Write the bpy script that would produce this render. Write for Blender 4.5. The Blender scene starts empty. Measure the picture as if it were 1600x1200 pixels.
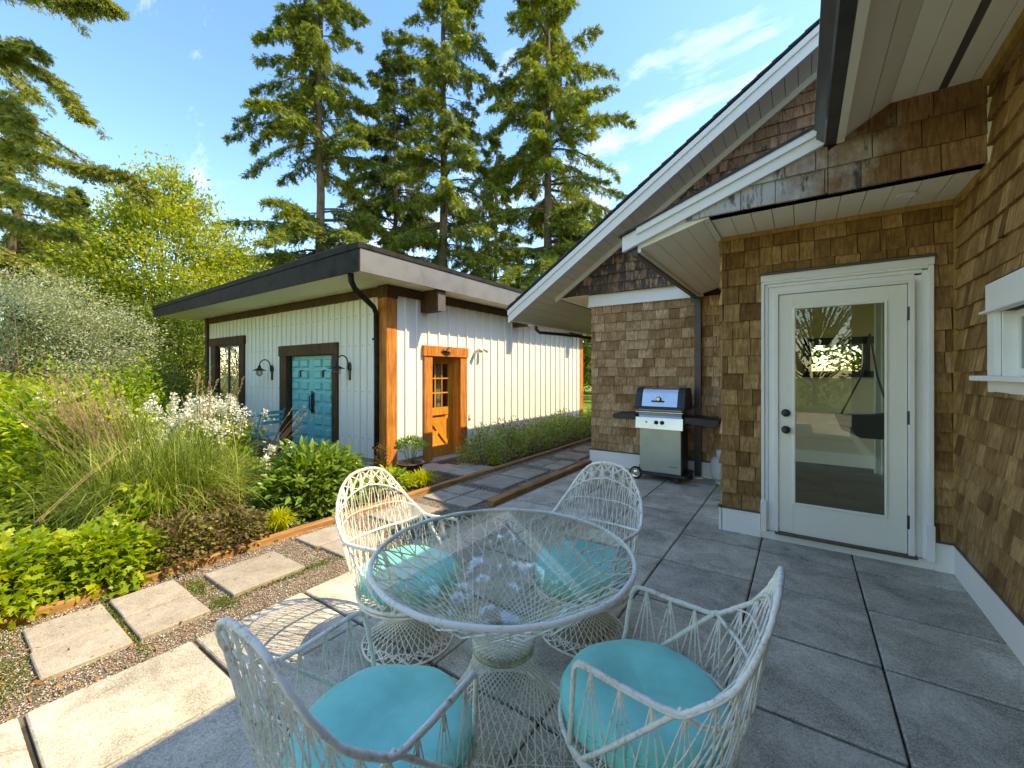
import bpy, math, random
import numpy as np
from mathutils import Vector, Matrix
random.seed(7); RNG = np.random.default_rng(7)
R = math.radians
SC = bpy.context.scene; WBT = 9300
COL = SC.collection
# ---------------------------------------------------------------- camera, sky, sun, exposure
CAM_Z = 1.43; FPX = 652.0; YAW = math.atan(452 / 652.0)
cam_d = bpy.data.cameras.new('camera'); cam = bpy.data.objects.new('camera', cam_d); COL.objects.link(cam)
cam.location = (0, 0, CAM_Z); cam.rotation_euler = (R(90), 0, YAW)
cam_d.sensor_width = 36; cam_d.lens = FPX / 1600 * 36; cam_d.shift_y = -17 / 1600
cam_d.clip_end = 2000; cam_d.clip_start = 0.02
SC.camera = cam
SUN = Vector((0.68, 0.40, 1.0)).normalized()
SUN_EL = math.asin(SUN.z); SUN_AZ = math.atan2(SUN.x, SUN.y)
W = bpy.data.worlds.new('World'); SC.world = W; W.use_nodes = True
nt = W.node_tree; nt.nodes.clear()
wo = nt.nodes.new('ShaderNodeOutputWorld'); bg = nt.nodes.new('ShaderNodeBackground')
sky = nt.nodes.new('ShaderNodeTexSky'); sky.sky_type = 'NISHITA'; sky.sun_disc = False
sky.sun_elevation = SUN_EL; sky.sun_rotation = SUN_AZ; sky.air_density = 1.0; sky.dust_density = 0.35; sky.ozone_density = 2.6
bg.inputs['Strength'].default_value = 0.15
tc = nt.nodes.new('ShaderNodeTexCoord'); mp = nt.nodes.new('ShaderNodeMapping')
mp.inputs['Rotation'].default_value = (0.15, 0.35, 0.5); mp.inputs['Scale'].default_value = (1.2, 4.2, 3.0)
mp.inputs['Location'].default_value = (8.8, 6.1, 0.6)
nz = nt.nodes.new('ShaderNodeTexNoise'); nz.inputs['Scale'].default_value = 1.6; nz.inputs['Detail'].default_value = 9; nz.inputs['Roughness'].default_value = 0.62; nz.inputs['Distortion'].default_value = 0.35
rp = nt.nodes.new('ShaderNodeValToRGB'); rp.color_ramp.elements[0].position = 0.54; rp.color_ramp.elements[1].position = 1.0
mx = nt.nodes.new('ShaderNodeMix'); mx.data_type = 'RGBA'
mx.inputs['B'].default_value = (5.0, 5.2, 5.6, 1)
nt.links.new(tc.outputs['Generated'], mp.inputs['Vector']); nt.links.new(mp.outputs[0], nz.inputs['Vector'])
nt.links.new(nz.outputs['Fac'], rp.inputs['Fac']); nt.links.new(rp.outputs['Color'], mx.inputs['Factor'])
hs = nt.nodes.new('ShaderNodeHueSaturation'); hs.inputs['Saturation'].default_value = 1.27; hs.inputs['Hue'].default_value = 0.508
nt.links.new(sky.outputs[0], hs.inputs['Color']); nt.links.new(hs.outputs[0], mx.inputs['A']); nt.links.new(mx.outputs['Result'], bg.inputs['Color']); nt.links.new(bg.outputs[0], wo.inputs[0])
sl = bpy.data.lights.new('sun', 'SUN'); sl.energy = 2.0; sl.angle = R(0.53); sl.color = (1.0, 0.93, 0.80)
sun = bpy.data.objects.new('sun', sl); COL.objects.link(sun)
sun.rotation_euler = SUN.to_track_quat('Z', 'Y').to_euler(); sun.location = (8, 5, 14)
SC.view_settings.view_transform = 'Standard'; SC.view_settings.look = 'None'
SC.view_settings.exposure = 1.96; SC.view_settings.use_white_balance = True; SC.view_settings.white_balance_temperature = WBT; SC.view_settings.white_balance_tint = 10.0; SC.view_settings.gamma = 1.0; SC.view_settings.use_curve_mapping = False
SC.cycles.use_denoising = True
SC.cycles.max_bounces = 10; SC.cycles.diffuse_bounces = 5; SC.cycles.transparent_max_bounces = 12

# ---------------------------------------------------------------- helpers
def ray(px, py=583):
    s, c = math.sin(YAW), math.cos(YAW); u = (px - 800) / FPX
    return (u * c - s, u * s + c, (583 - py) / FPX)
def at(px, depth):
    d = ray(px); return (d[0] * depth, d[1] * depth)

class NT:
    def __init__(s, name):
        s.m = bpy.data.materials.new(name); s.m.use_nodes = True
        s.t = s.m.node_tree; s.b = s.t.nodes['Principled BSDF']; s.out = s.t.nodes['Material Output']
    def n(s, typ, **kw):
        nd = s.t.nodes.new('ShaderNode' + typ)
        for k, v in kw.items():
            if k in nd.inputs.keys(): s.set(nd.inputs[k], v)
            else: setattr(nd, k, v)
        return nd
    def set(s, inp, v):
        if hasattr(v, 'is_output'): s.t.links.new(v, inp)
        elif isinstance(v, (tuple, list)) and inp.type == 'RGBA' and len(v) == 3: inp.default_value = (*v, 1)
        else: inp.default_value = v
    def pos(s, scale=(1, 1, 1), loc=None, rot=(0, 0, 0), coord='pos'):
        if coord == 'pos': src = s.n('NewGeometry').outputs['Position']
        else: src = s.n('TexCoord').outputs['Object']
        mpn = s.n('Mapping'); mpn.inputs['Scale'].default_value = scale; mpn.inputs['Rotation'].default_value = rot
        s.t.links.new(src, mpn.inputs['Vector'])
        if loc is not None: s.set(mpn.inputs['Location'], loc)
        return mpn.outputs[0]
    def noise(s, vec, scale, detail=5, rough=0.55, dist=0.0):
        nd = s.n('TexNoise'); nd.inputs['Scale'].default_value = scale; nd.inputs['Detail'].default_value = detail
        nd.inputs['Roughness'].default_value = rough; nd.inputs['Distortion'].default_value = dist
        s.t.links.new(vec, nd.inputs['Vector']); return nd.outputs['Fac']
    def ramp(s, fac, stops):
        nd = s.n('ValToRGB'); cr = nd.color_ramp
        while len(cr.elements) < len(stops): cr.elements.new(0.5)
        for e, (p, c) in zip(cr.elements, stops): e.position = p; e.color = (*c, 1) if len(c) == 3 else c
        s.t.links.new(fac, nd.inputs['Fac']); return nd.outputs['Color']
    def mix(s, fac, a, b, mode='MIX'):
        nd = s.n('Mix'); nd.data_type = 'RGBA'; nd.blend_type = mode
        s.set(nd.inputs['Factor'], fac); s.set(nd.inputs['A'], a); s.set(nd.inputs['B'], b); return nd.outputs['Result']
    def math(s, op, a, b=0.0, clamp=False):
        nd = s.n('Math'); nd.operation = op; nd.use_clamp = clamp; s.set(nd.inputs[0], a); s.set(nd.inputs[1], b); return nd.outputs[0]
    def rnd(s):
        a = s.n('ObjectInfo').outputs['Random']; b = s.n('NewGeometry').outputs['Random Per Island']
        return s.math('FRACT', s.math('ADD', a, b))
    def bump(s, h, strength=0.3, dist=0.01):
        nd = s.n('Bump'); nd.inputs['Strength'].default_value = strength; nd.inputs['Distance'].default_value = dist
        s.t.links.new(h, nd.inputs['Height']); s.t.links.new(nd.outputs[0], s.b.inputs['Normal'])
    def base(s, col, rough=0.6, metal=0.0, spec=None):
        s.set(s.b.inputs['Base Color'], col); s.set(s.b.inputs['Roughness'], rough); s.b.inputs['Metallic'].default_value = metal
        if spec is not None: s.b.inputs['Specular IOR Level'].default_value = spec
        return s.m

def m_plain(name, col, rough=0.5, metal=0.0, var=0.12, scale=6, bump=0.0, spec=None):
    t = NT(name); v = t.pos()
    f = t.noise(v, scale, 6, 0.65)
    d = tuple(c * (1 - var * 2) for c in col); l = tuple(min(1, c * (1 + var)) for c in col)
    c = t.ramp(f, [(0.3, d), (0.5, col), (0.75, l)])
    if bump: t.bump(t.noise(v, scale * 25, 3), bump, 0.004)
    return t.base(c, rough, metal, spec)

def m_paint(name, col, dirt=(0.35, 0.33, 0.26), amt=0.25, rough=0.4, scale=3):
    t = NT(name); v = t.pos()
    f = t.noise(v, scale, 7, 0.7); f2 = t.noise(t.pos((30, 30, 3)), 1.0, 4)
    k = t.math('MULTIPLY', t.math('SUBTRACT', f, 0.5, True), amt * 3)
    c = t.mix(k, col, dirt)
    c = t.mix(t.math('MULTIPLY', t.math('SUBTRACT', f2, 0.5, True), amt), c, dirt)
    t.bump(t.noise(v, 90, 3), 0.06, 0.002)
    return t.base(c, rough + .18, 0, 0.2)

def m_shingle(name, cols, grey=0.0):
    t = NT(name); rn = t.rnd()
    comb = t.n('CombineXYZ'); t.set(comb.inputs[0], t.math('MULTIPLY', rn, 37.0)); t.set(comb.inputs[1], t.math('MULTIPLY', rn, 53.0)); t.set(comb.inputs[2], t.math('MULTIPLY', rn, 91.0))
    v = t.pos((42, 42, 3.0), comb.outputs[0]); g = t.noise(v, 1.3, 6, 0.6, 0.6)
    v3 = t.pos((9, 9, 2.2), comb.outputs[0]); w = t.noise(v3, 1.0, 3, 0.5, 1.2)
    w2 = t.math('FRACT', t.math('MULTIPLY', w, 9.0))
    big = t.noise(t.pos((3, 3, 5), comb.outputs[0]), 1.4, 5, 0.7)
    c0 = t.ramp(rn, [(0.0, cols[0]), (0.35, cols[1]), (0.62, cols[2]), (1.0, cols[3])])
    c = t.mix(t.ramp(g, [(0.36, (0, 0, 0)), (0.62, (.85, .85, .85))]), c0, t.mix(1.0, c0, (0.42, 0.36, 0.30), 'MULTIPLY'))
    c = t.mix(t.ramp(big, [(0.38, (0, 0, 0)), (0.72, (0.75, 0.75, 0.75))]), c, t.mix(1.0, c0, (0.36, 0.31, 0.27), 'MULTIPLY'))
    c = t.mix(t.math('MULTIPLY', w2, 0.22), c, t.mix(1.0, c, (1.5, 1.45, 1.3), 'MULTIPLY'))
    if grey:
        gx = t.n('SeparateXYZ'); t.t.links.new(t.n('NewGeometry').outputs['Position'], gx.inputs[0])
        gz = t.math('ADD', t.noise(t.pos((2.0, 2.0, 1.5)), 1.2, 5, 0.7), t.math('ADD', t.math('MULTIPLY', gx.outputs[0], -0.5), 0.10))
        c = t.mix(t.ramp(gz, [(0.40, (0, 0, 0)), (0.62, (grey, grey, grey))]), c, (0.50, 0.48, 0.42))
        c = t.mix(t.ramp(t.math('ADD', t.noise(t.pos((11, 11, 2.2), comb.outputs[0]), 1.0, 6, 0.7, 0.3), t.math('MULTIPLY', gz, 0.12)), [(0.635, (0, 0, 0)), (0.71, (.85, .85, .85))]), c, (0.05, 0.045, 0.04))
    hh = t.mix(0.35, g, w2)
    t.bump(hh, 0.55, 0.004)
    return t.base(c, 0.82, 0, 0.2)

def m_leaf(name, cols, trans=0.35, rough=0.5, scale=1.5, tint=1.25):
    t = NT(name); rn = t.rnd(); f = t.noise(t.pos(), scale, 3)
    k = t.math('ADD', t.math('MULTIPLY', rn, 0.6), t.math('MULTIPLY', t.math('SUBTRACT', f, 0.28), 1.0), True)
    stops = [(i / (len(cols) - 1), c) for i, c in enumerate(cols)]
    c = t.ramp(k, stops)
    t.base(c, rough, 0, 0.35)
    tr = t.n('BsdfTranslucent'); t.set(tr.inputs['Color'], t.mix(1.0, c, (tint * 1.25, tint * 1.2, tint * 0.5), 'MULTIPLY'))
    ms = t.n('MixShader'); ms.inputs[0].default_value = trans
    t.t.links.new(t.b.outputs[0], ms.inputs[1]); t.t.links.new(tr.outputs[0], ms.inputs[2]); t.t.links.new(ms.outputs[0], t.out.inputs[0])
    return t.m

def m_wood(name, cols, sc=(14, 14, 1.2), rough=0.75, bump=0.4, coord='pos'):
    t = NT(name); rn = t.n('ObjectInfo').outputs['Random']
    comb = t.n('CombineXYZ'); t.set(comb.inputs[0], t.math('MULTIPLY', rn, 17.0)); t.set(comb.inputs[2], t.math('MULTIPLY', rn, 31.0))
    v = t.pos(sc, comb.outputs[0], coord=coord); g = t.noise(v, 1.5, 7, 0.65, 0.5); k = t.noise(t.pos((2, 2, 2), coord=coord), 1.5, 4, 0.6)
    f = t.math('ADD', t.math('MULTIPLY', g, 0.75), t.math('MULTIPLY', k, 0.3))
    c = t.ramp(f, [(0.32, cols[0]), (0.52, cols[1]), (0.72, cols[2])])
    t.bump(g, bump, 0.006); return t.base(c, rough, 0, 0.25)

def m_concrete(name, c_lo, c_mid, c_hi, stain=0.5, bump=0.35, scale=1.0, speck=0.4, edge=None):
    t = NT(name); rn = t.n('ObjectInfo').outputs['Random']
    comb = t.n('CombineXYZ'); t.set(comb.inputs[0], t.math('MULTIPLY', rn, 27.0)); t.set(comb.inputs[1], t.math('MULTIPLY', rn, 41.0))
    v = t.pos(loc=comb.outputs[0]); big = t.noise(t.pos(), 1.1 * scale, 6, 0.7, 0.4); mid = t.noise(v, 3.6 * scale, 8, 0.74, 0.5); fine = t.noise(v, 130, 3, 0.7)
    f = t.math('ADD', t.math('MULTIPLY', mid, 0.62), t.math('MULTIPLY', big, 0.38))
    c = t.ramp(f, [(0.37, c_lo), (0.49, c_mid), (0.62, c_hi)])
    sp = t.noise(v, 55, 4, 0.8)
    c = t.mix(t.math('MULTIPLY', t.math('SUBTRACT', sp, 0.45, True), speck * 5, True), c, tuple(x * 0.45 for x in c_lo))
    c = t.mix(t.math('MULTIPLY', t.math('SUBTRACT', fine, 0.46, True), 2.2, True), c, tuple(min(1, x * 1.5) for x in c_hi))
    var = t.ramp(rn, [(0, (0.86, 0.86, 0.86)), (1, (1.08, 1.07, 1.05))])
    c = t.mix(1.0, c, var, 'MULTIPLY')
    blot = t.noise(v, 2.0, 5, 0.8, 1.2)
    c = t.mix(t.ramp(blot, [(0.60, (0, 0, 0)), (0.72, (stain, stain, stain))]), c, tuple(x * 0.5 for x in c_lo))
    t.bump(t.mix(0.5, fine, sp), bump * 1.8, 0.004)
    return t.base(c, 0.95, 0, 0.08)

M = {}
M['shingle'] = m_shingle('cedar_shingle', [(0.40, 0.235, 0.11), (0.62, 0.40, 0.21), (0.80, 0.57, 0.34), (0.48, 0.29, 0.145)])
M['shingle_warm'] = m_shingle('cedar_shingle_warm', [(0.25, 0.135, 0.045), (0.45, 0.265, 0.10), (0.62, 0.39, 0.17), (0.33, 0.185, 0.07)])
M['shingle_grey'] = m_shingle('cedar_shingle_weathered', [(0.30, 0.165, 0.075), (0.38, 0.22, 0.105), (0.46, 0.28, 0.145), (0.34, 0.19, 0.09)], 0.9)
M['shingle_gable'] = m_shingle('cedar_shingle_gable', [(0.32, 0.16, 0.085), (0.48, 0.27, 0.15), (0.60, 0.36, 0.21), (0.40, 0.21, 0.115)], 0.12)
M['dark'] = m_plain('dark_gap', (0.03, 0.022, 0.014), 0.9)
M['white'] = m_paint('white_paint', (0.87, 0.86, 0.79), amt=0.10)
M['cream'] = m_paint('cream_white_paint', (0.86, 0.84, 0.70), amt=0.08)
M['soffit'] = m_paint('soffit_paint', (0.90, 0.86, 0.69), (0.55, 0.52, 0.38), amt=0.08, rough=0.55)
M['bronze'] = m_plain('dark_bronze_metal', (0.030, 0.026, 0.019), 0.62, 0.0, 0.35, 5, 0.0, 0.12)
M['gutter'] = m_plain('gutter_dark_metal', (0.045, 0.043, 0.042), 0.33, 0.2, 0.2, 4)
M['flash'] = m_plain('grey_brown_flashing', (0.10, 0.085, 0.07), 0.6)
M['gable_trim'] = m_paint('rake_paint', (0.86, 0.84, 0.77), amt=0.10)
M['roofing'] = m_plain('roof_shingle_dark', (0.05, 0.05, 0.055), 0.9, 0, 0.3, 20, 0.6)
M['siding'] = m_paint('siding_metal', (0.84, 0.83, 0.71), (0.5, 0.5, 0.36), amt=0.12, rough=0.42, scale=2)
M['beam'] = m_wood('rough_stained_beam', [(0.035, 0.02, 0.010), (0.085, 0.045, 0.020), (0.16, 0.085, 0.035)], (22, 22, 2.5))
M['post'] = m_wood('orange_cedar_post', [(0.20, 0.06, 0.012), (0.50, 0.17, 0.03), (0.70, 0.30, 0.07)], (22, 22, 1.6))
M['cedar'] = m_wood('orange_cedar_door', [(0.34, 0.12, 0.015), (0.62, 0.26, 0.035), (0.78, 0.40, 0.08)], (20, 20, 1.4), 0.5, 0.15)
M['trimwood'] = m_wood('clear_cedar_trim', [(0.20, 0.10, 0.02), (0.42, 0.24, 0.06), (0.58, 0.36, 0.12)], (30, 30, 4), 0.5, 0.2)
M['teal'] = m_plain('turquoise_door_paint', (0.10, 0.52, 0.50), 0.42, 0, 0.1, 5)
M['cushion'] = None
M['concrete'] = m_concrete('paver_concrete', (0.21, 0.18, 0.135), (0.46, 0.41, 0.32), (0.72, 0.65, 0.52), 0.6)
M['stone'] = m_concrete('stepping_stone', (0.22, 0.19, 0.14), (0.32, 0.285, 0.225), (0.42, 0.38, 0.305), 0.15, 0.35, 1.3, 0.3)
M['foundation'] = m_concrete('foundation_concrete', (0.22, 0.22, 0.19), (0.32, 0.32, 0.28), (0.42, 0.42, 0.37), 0.3)
M['timber'] = m_wood('edging_timber', [(0.12, 0.06, 0.022), (0.34, 0.17, 0.06), (0.52, 0.32, 0.14)], (16, 1.4, 16), 0.8, 0.5)
M['soil'] = m_plain('bark_soil', (0.055, 0.035, 0.02), 0.95, 0, 0.4, 14, 1.0)
M['gravelbed'] = m_plain('gravel_bed', (0.20, 0.16, 0.11), 0.95, 0, 0.35, 30, 1.0)
M['black'] = m_plain('black_metal', (0.022, 0.022, 0.024), 0.4, 0.0, 0.15, 10)
M['blackplastic'] = m_plain('black_plastic', (0.03, 0.028, 0.028), 0.55, 0.0, 0.15, 10)
M['steel'] = m_plain('brushed_steel', (0.62, 0.65, 0.66), 0.27, 0.9, 0.06, 3)
M['steelgreen'] = m_plain('painted_steel_panel', (0.36, 0.42, 0.39), 0.35, 0.55, 0.10, 1.5)
M['chrome'] = m_plain('chrome', (0.7, 0.7, 0.7), 0.15, 1.0, 0.02)
M['bark'] = m_wood('tree_bark', [(0.05, 0.035, 0.022), (0.13, 0.095, 0.06), (0.24, 0.18, 0.12)], (9, 9, 1.2), 0.95, 1.0)
M['stem'] = m_plain('plant_stem', (0.12, 0.12, 0.035), 0.7)
M['drystem'] = m_plain('dry_stem', (0.30, 0.19, 0.10), 0.8)
M['terracotta'] = m_plain('terracotta_clay', (0.45, 0.17, 0.08), 0.75, 0, 0.25, 8)
M['potbrown'] = m_plain('brown_glazed_pot', (0.10, 0.045, 0.028), 0.4, 0, 0.2, 8)
M['teal_metal'] = m_plain('turquoise_metal', (0.06, 0.42, 0.40), 0.4)
M['interior'] = m_plain('interior_wall_paint', (0.68, 0.58, 0.42), 0.8, 0, 0.04, 2)
M['intfloor'] = m_plain('interior_floor_tile', (0.16, 0.13, 0.10), 0.5, 0, 0.2, 3)
M['curtain'] = m_plain('curtain_cloth', (0.75, 0.76, 0.72), 0.9, 0, 0.05)
M['rubber'] = m_plain('rubber', (0.02, 0.02, 0.02), 0.8)
M['tank'] = m_paint('tank_white', (0.62, 0.64, 0.60), amt=0.3)
def _cush():
    t = NT('cushion_fabric'); v = t.pos(coord='obj')
    f = t.noise(v, 5, 5, 0.6); c = t.ramp(f, [(0.3, (0.14, 0.62, 0.52)), (0.6, (0.20, 0.80, 0.70)), (0.8, (0.27, 0.85, 0.76))])
    wv = t.noise(v, 260, 2, 0.5)
    t.bump(wv, 0.25, 0.0015); t.base(c, 0.85, 0, 0.2)
    t.b.inputs['Sheen Weight'].default_value = 0.25; return t.m
M['cushion'] = _cush()
def _spun():
    t = NT('spun_fiberglass'); v = t.pos(coord='obj')
    f = t.noise(v, 16, 6, 0.75); g = t.noise(v, 70, 3, 0.7)
    c = t.ramp(t.math('ADD', t.math('MULTIPLY', f, 0.6), t.math('MULTIPLY', g, 0.4)), [(0.34, (0.30, 0.26, 0.18)), (0.41, (0.70, 0.65, 0.52)), (0.50, (0.90, 0.86, 0.76))])
    t.bump(g, 0.4, 0.003); return t.base(c, 0.65, 0, 0.3)
M['spun'] = _spun()
def _neck():
    t = NT('spun_neck'); v = t.pos(coord='obj'); g = t.noise(v, 40, 4)
    return t.base(t.ramp(g, [(0.35, (0.42, 0.38, 0.22)), (0.6, (0.62, 0.57, 0.38))]), 0.6)
M['neck'] = _neck()
def m_glass(name, tint=(0.95, 0.98, 0.97), base=0.04, rough=0.0, extra=1.0):
    t = NT(name); fr = t.n('Fresnel'); t.set(fr.inputs['IOR'], t.math('SUBTRACT', 1.5, t.math('MULTIPLY', t.n('NewGeometry').outputs['Backfacing'], 0.8333)))
    tr = t.n('BsdfTransparent'); tr.inputs[0].default_value = (*tint, 1); gl = t.n('BsdfGlossy'); gl.inputs['Roughness'].default_value = rough
    ms = t.n('MixShader'); f = t.math('MULTIPLY', fr.outputs[0], extra, True)
    t.t.links.new(f, ms.inputs[0]); t.t.links.new(tr.outputs[0], ms.inputs[1]); t.t.links.new(gl.outputs[0], ms.inputs[2]); t.t.links.new(ms.outputs[0], t.out.inputs[0])
    return t.m
M['glass'] = m_glass('window_glass', (0.80, 0.84, 0.78), extra=1.6)
M['tableglass'] = m_glass('table_glass', (0.95, 0.98, 0.96), extra=1.1)
M['mirrorglass'] = m_glass('dark_window_glass', (0.10, 0.12, 0.11), extra=5.0)

# ---------------------------------------------------------------- mesh building
class MB:
    def __init__(s): s.v = []; s.f = []; s.smooth = False
    def add(s, vs, fs):
        o = len(s.v); s.v.extend([tuple(v) for v in vs]); s.f.extend([tuple(i + o for i in f) for f in fs])
    def box(s, x0, x1, y0, y1, z0, z1):
        x0, x1 = min(x0, x1), max(x0, x1); y0, y1 = min(y0, y1), max(y0, y1); z0, z1 = min(z0, z1), max(z0, z1)
        s.add([(x0, y0, z0), (x1, y0, z0), (x1, y1, z0), (x0, y1, z0), (x0, y0, z1), (x1, y0, z1), (x1, y1, z1), (x0, y1, z1)],
              [(0, 3, 2, 1), (4, 5, 6, 7), (0, 1, 5, 4), (1, 2, 6, 5), (2, 3, 7, 6), (3, 0, 4, 7)]); return s
    def bbox(s, x0, x1, y0, y1, z0, z1, b=0.004):
        """box with chamfered vertical+horizontal edges (bevelled)"""
        x0, x1 = min(x0, x1), max(x0, x1); y0, y1 = min(y0, y1), max(y0, y1); z0, z1 = min(z0, z1), max(z0, z1)
        b = min(b, (x1 - x0) / 3, (y1 - y0) / 3, (z1 - z0) / 3)
        def loop(i, z): return [(x0 + i + b, y0 + i, z), (x1 - i - b, y0 + i, z), (x1 - i, y0 + i + b, z), (x1 - i, y1 - i - b, z), (x1 - i - b, y1 - i, z), (x0 + i + b, y1 - i, z), (x0 + i, y1 - i - b, z), (x0 + i, y0 + i + b, z)]
        vs = loop(b, z0) + loop(0, z0 + b) + loop(0, z1 - b) + loop(b, z1)
        fs = [tuple(range(7, -1, -1)), tuple(range(24, 32))]
        for k in range(3):
            for j in range(8): fs.append((k * 8 + j, k * 8 + (j + 1) % 8, (k + 1) * 8 + (j + 1) % 8, (k + 1) * 8 + j))
        s.add(vs, fs); return s
    def prism(s, poly, axis, a, b):
        """extrude 2D polygon (list of (p,q)) along axis from a to b. axis x:(p,q)=(y,z); y:(x,z); z:(x,y)"""
        n = len(poly)
        def mk(p, q, r): return (r, p, q) if axis == 'x' else ((p, r, q) if axis == 'y' else (p, q, r))
        vs = [mk(p, q, a) for p, q in poly] + [mk(p, q, b) for p, q in poly]
        fs = [tuple(range(n)), tuple(range(2 * n - 1, n - 1, -1))] + [(i, i + n, (i + 1) % n + n, (i + 1) % n) for i in range(n)]
        s.add(vs, fs); return s
    def tube(s, pts, r, sides=6, closed=False, flat=1.0):
        P = [Vector(p) for p in pts]; n = len(P); rs = r if isinstance(r, (list, tuple)) else [r] * n
        T = []
        for i in range(n):
            if closed: t = P[(i + 1) % n] - P[i - 1]
            else: t = P[min(i + 1, n - 1)] - P[max(i - 1, 0)]
            T.append(t.normalized() if t.length > 1e-9 else Vector((0, 0, 1)))
        up = Vector((0, 0, 1)) if abs(T[0].z) < 0.9 else Vector((1, 0, 0))
        u = T[0].cross(up).normalized(); o = len(s.v); vs = []
        for i in range(n):
            u = (u - T[i] * u.dot(T[i])); u = u.normalized() if u.length > 1e-6 else T[i].orthogonal().normalized()
            w = T[i].cross(u)
            for k in range(sides):
                a = 2 * math.pi * k / sides; vs.append(P[i] + u * math.cos(a) * rs[i] + w * math.sin(a) * rs[i] * flat)
        fs = []
        m = n if closed else n - 1
        for i in range(m):
            j = (i + 1) % n
            for k in range(sides): fs.append((i * sides + k, i * sides + (k + 1) % sides, j * sides + (k + 1) % sides, j * sides + k))
        if not closed: fs.append(tuple(range(sides - 1, -1, -1))); fs.append(tuple(range((n - 1) * sides, n * sides)))
        s.add(vs, fs); return s
    def lathe(s, prof, n=24, c=(0, 0, 0), axis='z', cap=True):
        vs = []
        for r, z in prof:
            for k in range(n):
                a = 2 * math.pi * k / n; p, q = r * math.cos(a), r * math.sin(a)
                vs.append((c[0] + p, c[1] + q, c[2] + z) if axis == 'z' else ((c[0] + p, c[1] + z, c[2] + q) if axis == 'y' else (c[0] + z, c[1] + p, c[2] + q)))
        fs = []
        for i in range(len(prof) - 1):
            for k in range(n): fs.append((i * n + k, i * n + (k + 1) % n, (i + 1) * n + (k + 1) % n, (i + 1) * n + k))
        if cap: fs.append(tuple(range(n - 1, -1, -1))); fs.append(tuple(range((len(prof) - 1) * n, len(prof) * n)))
        s.add(vs, fs); return s
    def mesh(s, name, mat, smooth=False):
        me = bpy.data.meshes.new(name); me.from_pydata(s.v, [], s.f)
        if smooth: me.polygons.foreach_set('use_smooth', [True] * len(me.polygons))
        me.materials.append(mat); me.update(); return me
    def build(s, name, mat, parent=None, smooth=False, loc=None):
        me = s.mesh(name, mat, smooth); o = bpy.data.objects.new(name, me); COL.objects.link(o)
        if loc is not None: o.location = loc
        if parent is not None: o.parent = parent
        return o

def link(name, me, parent=None, loc=None, rot=None):
    o = bpy.data.objects.new(name, me); COL.objects.link(o)
    if loc is not None: o.location = loc
    if rot is not None: o.rotation_euler = rot
    if parent is not None: o.parent = parent
    return o
def empty(name, loc=(0, 0, 0), rz=0.0):
    o = bpy.data.objects.new(name, None); o.empty_display_size = 0.1; COL.objects.link(o); o.location = loc; o.rotation_euler = (0, 0, rz); return o
def tag(o, label=None, cat=None, group=None, kind=None):
    if label: o['label'] = label
    if cat: o['category'] = cat
    if group: o['group'] = group
    if kind: o['kind'] = kind
    return o
KIDS = {}
def kids(o): return [c for c in COL.objects if c.parent is o]
def copy_tree(o, parent=None):
    c = o.copy(); COL.objects.link(c); c.parent = parent
    for ch in kids(o): copy_tree(ch, c)
    return c

def np_mesh(name, V, F, mat, smooth=False):
    """V (n,3) F (m,k) arrays"""
    me = bpy.data.meshes.new(name); n = len(V); m, k = F.shape
    me.vertices.add(n); me.vertices.foreach_set('co', V.astype(np.float32).ravel())
    me.loops.add(m * k); me.loops.foreach_set('vertex_index', F.astype(np.int32).ravel())
    me.polygons.add(m); me.polygons.foreach_set('loop_start', np.arange(0, m * k, k, dtype=np.int32)); me.polygons.foreach_set('loop_total', np.full(m, k, dtype=np.int32))
    if smooth: me.polygons.foreach_set('use_smooth', np.ones(m, dtype=bool))
    me.materials.append(mat); me.update(calc_edges=True); me.validate(); return me
def nrm(a): return a / np.maximum(np.linalg.norm(a, axis=-1, keepdims=True), 1e-9)
def scatter(T, F, pos, d, up, sc, wid=None):
    """instances of template verts T (axis x=length, y=width, z=normal) baked into one mesh"""
    a = nrm(d); b = nrm(np.cross(up, a)); c = np.cross(a, b)
    sc = np.broadcast_to(np.asarray(sc, float), (len(pos),)); w = sc if wid is None else sc * wid
    V = pos[:, None, :] + T[None, :, 0:1] * (a * sc[:, None])[:, None, :] + T[None, :, 1:2] * (b * w[:, None])[:, None, :] + T[None, :, 2:3] * (c * sc[:, None])[:, None, :]
    n = len(T); FF = F[None, :, :] + (np.arange(len(pos)) * n)[:, None, None]
    return V.reshape(-1, 3), FF.reshape(-1, F.shape[1])
# leaf templates (triangles)
LEAF_T = np.array([(0, 0, 0), (.35, .22, .06), (.35, -.22, .06), (.72, .17, .03), (.72, -.17, .03), (1, 0, -.08), (.4, 0, 0)], float)
LEAF_F = np.array([(0, 6, 1), (0, 2, 6), (1, 6, 3), (6, 5, 3), (6, 2, 4), (6, 4, 5)])
TRI_T = np.array([(0, 0, 0), (.55, .2, .03), (1, 0, 0), (.55, -.2, .03)], float); TRI_F = np.array([(0, 1, 2), (0, 2, 3)])
SPR_T = np.array([(0, 0, 0), (.4, .30, -.05), (.3, .05, 0), (.75, .22, -.08), (.65, .03, 0), (1, 0, -.05), (.65, -.03, 0), (.75, -.22, -.08), (.3, -.05, 0), (.4, -.30, -.05)], float)
SPR_F = np.array([(0, 2, 1), (2, 4, 3), (4, 6, 5), (6, 8, 7), (8, 0, 9), (2, 8, 6)])
def cat(parts):
    Vs, Fs, o = [], [], 0
    for V, F in parts: Vs.append(V); Fs.append(F + o); o += len(V)
    return np.concatenate(Vs), np.concatenate(Fs)
def rdir(n, zb=0.0, zs=1.0):
    v = RNG.normal(size=(n, 3)); v[:, 2] = v[:, 2] * zs + zb; return nrm(v)
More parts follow.
